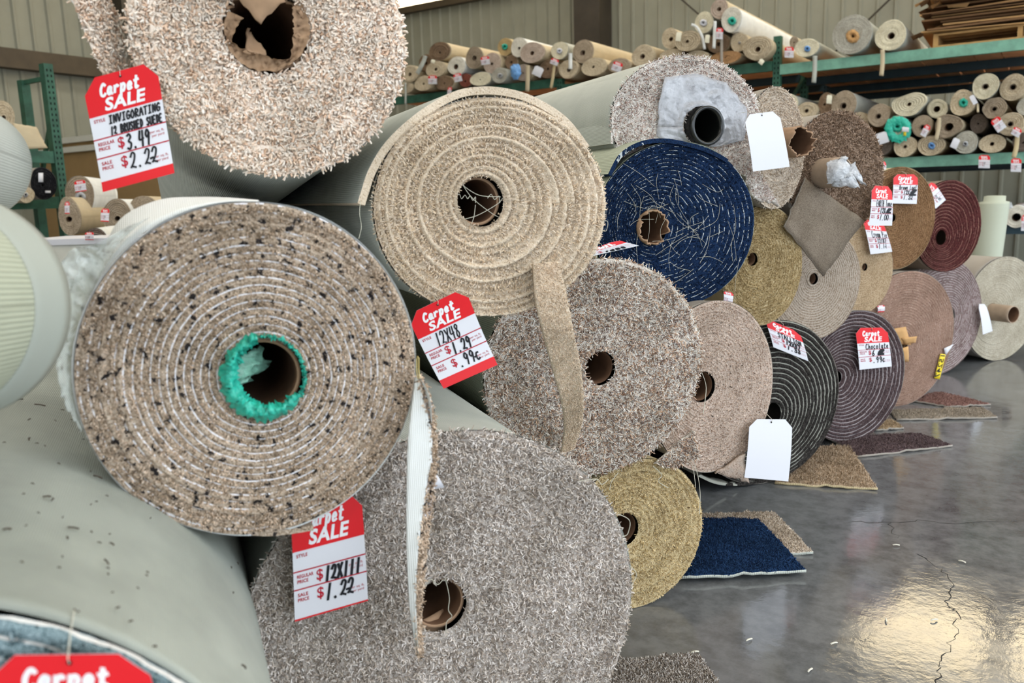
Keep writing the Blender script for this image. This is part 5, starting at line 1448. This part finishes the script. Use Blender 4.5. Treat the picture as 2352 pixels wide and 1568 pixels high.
# ------------------------------------------------------------------ cardboard pile on a pallet
YP = YF-.02; zb = ZT[2]
pxl = at(2143, 100, 1, YP); x0 = float(pxl[0])
pl = empty('wooden_pallet', (x0+.7, YP+.5, zb+.003)); tag(pl, 'wooden pallet under the pile of flattened cardboard on the upper shelf', 'pallet')
for z0, z1, nm in ((0, .018, 'bottom_board'), (.105, .123, 'top_board')):
    for k in range(6): MB().box((-.7, -.5+k*.18, z0), (.7, -.5+k*.18+.10, z1)).build(nm, M['palletwood'], pl)
for k in range(3): MB().box((-.7+k*.68, -.5, .018), (-.7+k*.68+.04, .5, .105)).build('stringer', M['palletwood'], pl)
Rc = np.random.default_rng(12); z = zb+.126
for k in range(26):
    w, d = Rc.uniform(1.1, 1.5), Rc.uniform(.8, 1.05); t = Rc.uniform(.006, .018); ox = Rc.uniform(-.16, .08)-.02; oy = Rc.uniform(-.10, .05)
    base = (x0+.02+ox+w/2, YP+oy+d/2, z); n = 10; V = []; sag = Rc.uniform(-.012, .012); Fc = []
    for q in range(2):
        for i in range(n+1):
            for j in range(3):
                u = i/n; V.append(((u-.5)*w, (j/2-.5)*d, q*t+sag*0))
    g = lambda i, j, q: q*(n+1)*3+i*3+j
    for i in range(n):
        for j in range(2): Fc += [(g(i, j, 1), g(i+1, j, 1), g(i+1, j+1, 1), g(i, j+1, 1)), (g(i, j, 0), g(i, j+1, 0), g(i+1, j+1, 0), g(i+1, j, 0))]
        Fc += [(g(i, 0, 0), g(i+1, 0, 0), g(i+1, 0, 1), g(i, 0, 1)), (g(i, 2, 1), g(i+1, 2, 1), g(i+1, 2, 0), g(i, 2, 0))]
    for j in range(2): Fc += [(g(0, j, 1), g(0, j+1, 1), g(0, j+1, 0), g(0, j, 0)), (g(n, j, 0), g(n, j+1, 0), g(n, j+1, 1), g(n, j, 1))]
    o = empty('flattened_box', base, Rc.uniform(-.09, .09)); o.rotation_euler = (Rc.uniform(-.012, .012), Rc.uniform(-.022, .03), o.rotation_euler[2]); tag(o, 'flattened brown cardboard box in the untidy pile on the pallet, upper right', 'cardboard box', 'flattened cardboard boxes on the pallet')
    mk('sheet', V, Fc, M['card'] if k % 3 else M['cardlight'], o)
    if Rc.random() < .6:
        a = Rc.uniform(-.6, .3)*w*.8; b = Rc.uniform(.12, .3)
        MB().add([(a, -d/2, t*.5), (a+b, -d/2, t*.5), (a+b-.02, -d/2-.03, -.02-Rc.uniform(.0, .05)), (a+.02, -d/2-.03, -.02)], [(0, 1, 2, 3)]).build('hanging_flap', M['cardlight'], o)
    if Rc.random() < .5:
        b = Rc.uniform(.1, .3)
        MB().add([(-w/2, -d/2+.02, t), (-w/2, -d/2+b, t), (-w/2-.08, -d/2+b-.04, t-.05), (-w/2-.09, -d/2+.04, t-.03)], [(0, 1, 2, 3)]).build('side_flap', M['cardlight'] if k % 2 else M['card'], o)
    z += t+Rc.uniform(.008, .016)

# ------------------------------------------------------------------ white rolls at the far right
c = at(2262, 600, 1, 7.9); k = np.dot(c-CAM, CF)/F
zt = float(at(2290, 460, 1, 7.9)[2]); rad = 31*k
sr_ = empty('standing_roll', (float(c[0])-.02, 7.9, 0)); tag(sr_, 'cream white roll standing upright behind the far beige roll', 'carpet roll')
n = 48; th = np.linspace(0, 2*PI, n, endpoint=False); lean = float(at(2290, 470, 1, 7.9)[0]-c[0])
V = []; prof = [(rad, 0), (rad, .4), (rad, zt-.03), (rad*.97, zt-.012), (rad*.72, zt-.006), (rad*.70, zt+.035), (rad*.40, zt+.04), (rad*.38, zt-.02), (.001, zt-.02)]
for q, zz in prof: V.append(np.stack([q*np.cos(th)+lean*zz/zt*1.0, q*np.sin(th), np.full(n, zz)], 1))
V = np.concatenate(V); i = np.arange(n); j = (i+1) % n
mk('rolled_sheet', V, np.concatenate([np.stack([a*n+i, a*n+j, (a+1)*n+j, (a+1)*n+i], 1) for a in range(len(prof)-1)]), plain('cream_white_sheet', (172, 176, 158), .6, 0, .03, 5), sr_, smooth=True)
q = at(2262, 462, 1, 7.9-rad); 
for s, x in ((-1, 2252), (1, 2313)):
    a, b, d, e = [at(x+dx, y, 1, 7.9)-np.array(sr_.location) for dx, y in ((0, 470), (s*10, 463), (s*14, 476), (s*2, 482))]
    MB().add([a, b, d, e], [(0, 1, 2, 3)]).build('plastic_end', M['filmbag'], sr_)
r = rack_roll(2335, 497, 26, 26, 'wh', 'l', 'small white roll with black core on the low shelf at the right edge', 'b', 0, Yo=-.02, length=1.0, harm=())
r.root['group'] = 'rolls on the low rack shelf'

# ------------------------------------------------------------------ left wall rack, crate and the rolls behind
XL = -8.0
pa = at(146, 250, 0, XL); yl = float(pa[1])-.12; ztop = float(at(131, 150, 0, XL)[2])
lr = empty('pallet_rack', (XL, yl, 0)); tag(lr, 'green pallet rack with perforated posts beside the left wall', 'pallet rack')
post(lr, 0, 0, 0, ztop, 1, M['green'], .085)
rear = at(53, 185, 1, yl); xr = float(rear[0])-XL; zr = float(rear[2])
MB().box((xr-.04, -.04, 0), (xr+.04, .04, zr)).build('upright', M['green'], lr)
MB().bar((xr, 0, zr-.02), (0, 0, zr-.02), .03, .04).build('brace', M['green'], lr)
zq = float(at(85, 300, 1, yl)[2])
MB().bar((xr*.62, 0, zq-.35), (0, 0, zr-.35), .03, .04).build('brace', M['green'], lr)
MB().bar((xr, 0, .3), (0, 0, 1.0), .03, .04).build('brace', M['green'], lr)
ZL = [float(at(100, v, 0, XL)[2]) for v in (347, 452)]
for zz in ZL:
    MB().box((-.03, -2.6, zz-.11), (.035, -.045, zz)).build('beam', M['green'], lr)
    MB().box((xr-.03, -2.6, zz-.11), (xr+.03, -.045, zz)).build('beam', M['green'], lr)
    MB().box((xr, -2.6, zz-.02), (0, -.05, zz)).build('deck', M['wood'], lr)
for xx in (0, xr): MB().box((xx-.04, -2.7, 0), (xx+.04, -2.6, ztop)).build('upright', M['green'], lr)
AX = PI/2


def left_roll(x, y, rx, ry, col, label, core, ln, d, A, grp, back=None, length=1.1, plug=None):
    c = CAM+ray(x, y)*d
    return rack_roll(x, y, rx, ry, col, grp, label, core, ln, Yp=c, A=A, length=min(length, 1.0), back=back, plug=plug)


dl = float(np.dot(np.array([XL+.1, yl-.6, 1.2])-CAM, CF))
left_roll(100, 421, 31, 36, 'dk', 'black roll with white stickers on the left wall rack', 'n', 1, dl, AX, 'k')
for q, lbv in (((88, 397, 11, 21), 'tall'), ((104, 438, 12, 5), 'wide')):
    r_ = list(ROLLS.values())[-1]
    sheet(r_, 'sticker', [(q[0], q[1]), (q[0]+q[2], q[1]), (q[0]+q[2], q[1]+q[3]), (q[0], q[1]+q[3])], [-.02]*4, [M['white']]*3, 2, 2, .002)
list(ROLLS.values())[-1].end.data.materials[0] = face_mat('cut_pile_black', [(16, 16, 18), (26, 26, 29), (36, 36, 40)], line=(70, 70, 72), lw=.12, lbreak=.5)
left_roll(8, 265, 26, 34, 'be', 'beige roll with loose layers on top of the left wall rack', 'f', 1, dl*1.0, AX, 'k')
c_ = list(ROLLS.values())[-1]
sheet(c_, 'loose_flap', [(30, 283), (82, 292), (108, 340), (28, 345)], [-.03, -.06, -.08, -.05], [B['tan']]*3, 8, 8, .012, .02, .001, 3, .002)
left_roll(60, 447, 20, 18, 'be', 'small beige roll with plastic at the left of the black roll', 's', 0, dl*.96, AX, 'k', plug=FM)
# tan crate with white rails
Yc = 6.1
A_, B_ = at(146, 395, 1, Yc), at(412, 395, 1, Yc)
z1, z2 = float(at(190, 312, 1, Yc)[2]), float(at(190, 338, 1, Yc)[2])
cr_o = empty('storage_crate', (float(A_[0]), Yc, 0)); tag(cr_o, 'tall tan board crate with off white rails behind the left rack', 'crate')
Lw = float(B_[0]-A_[0])
MB().box((-.6, .02, 0), (Lw, 1.2, z1-.01)).build('panel', M['tan'], cr_o)
MB().box((-.62, -.02, z1-.07), (Lw+.02, .05, z1)).build('rail', M['offwhite'], cr_o)
MB().box((-.62, -.02, z2-.05), (Lw+.02, .04, z2+.02)).build('rail', M['offwhite'], cr_o)
for (x, y, rx, ry, col, lb_, core, ln, d, bk) in [
    (184, 447, 33, 44, 'ta', 'striped taupe roll with a sale tag and white plastic behind the left rack', 's', 1, 6.9, 'white'),
    (160, 497, 26, 44, 'ta', 'taupe roll end with brown core directly right of the left rack post', 's', 0, 6.5, 'tan'),
    (270, 497, 34, 40, 'ta', 'taupe roll with long white back beside the plastic sleeve', 'f', 1, 6.2, 'white'),
    (222, 560, 30, 36, 'dk', 'low taupe roll with white back in front of the rolls behind the left rack', 'n', 1, 5.6, 'white'),
    (330, 470, 30, 20, 'ta', 'flat tan roll between the crate and the black flecked roll', 'n', 0, 6.4, 'tan')]:
    left_roll(x, y, rx, ry, col, lb_, core, ln, d, R_(48), 'f', back=bk, length=2.2, plug=FM if 'white plastic' in lb_ else None)
for lb_, x, y, w, h, rot, d in (('sale tag on the striped taupe roll behind the left rack', 185, 427, 26, 26, -8, 6.55), ('sale tag right of the left rack post', 155, 477, 11, 28, 0, 6.0), ('sale tag on the white backed taupe roll behind the left rack', 242, 494, 19, 30, 3, 5.7), ('sale tag cut by the white box at lower left', 206, 542, 20, 18, 0, 5.0)):
    price_tag(lb_, rq(x, y, w, h, rot), CAM+ray(x, y)*d, CF, group=RT, detail=1, bow=.004, footer=.92, hdr=.33, reach=.5, reg='12', sale='1.', chamf=(.2, .14))
# white box between the left rolls and the sleeve
p, q = CAM+ray(150, 549)*5.05, CAM+ray(262, 549)*5.05
wb = empty('storage_box', (float(p[0]), float(p[1]), 0)); tag(wb, 'white box with a flat lid behind the pale green ribbed roll', 'box')
ang = math.atan2(q[1]-p[1], q[0]-p[0]); wb.rotation_euler = (0, 0, ang); ln_ = float(np.linalg.norm((q-p)[:2])); zz = float(p[2])
MB().box((-.3, .012, 0), (ln_+.3, .6, zz-.03)).build('body', M['offwhite'], wb)
MB().box((-.32, 0, zz-.035), (ln_+.32, .62, zz)).build('lid', M['white'], wb)
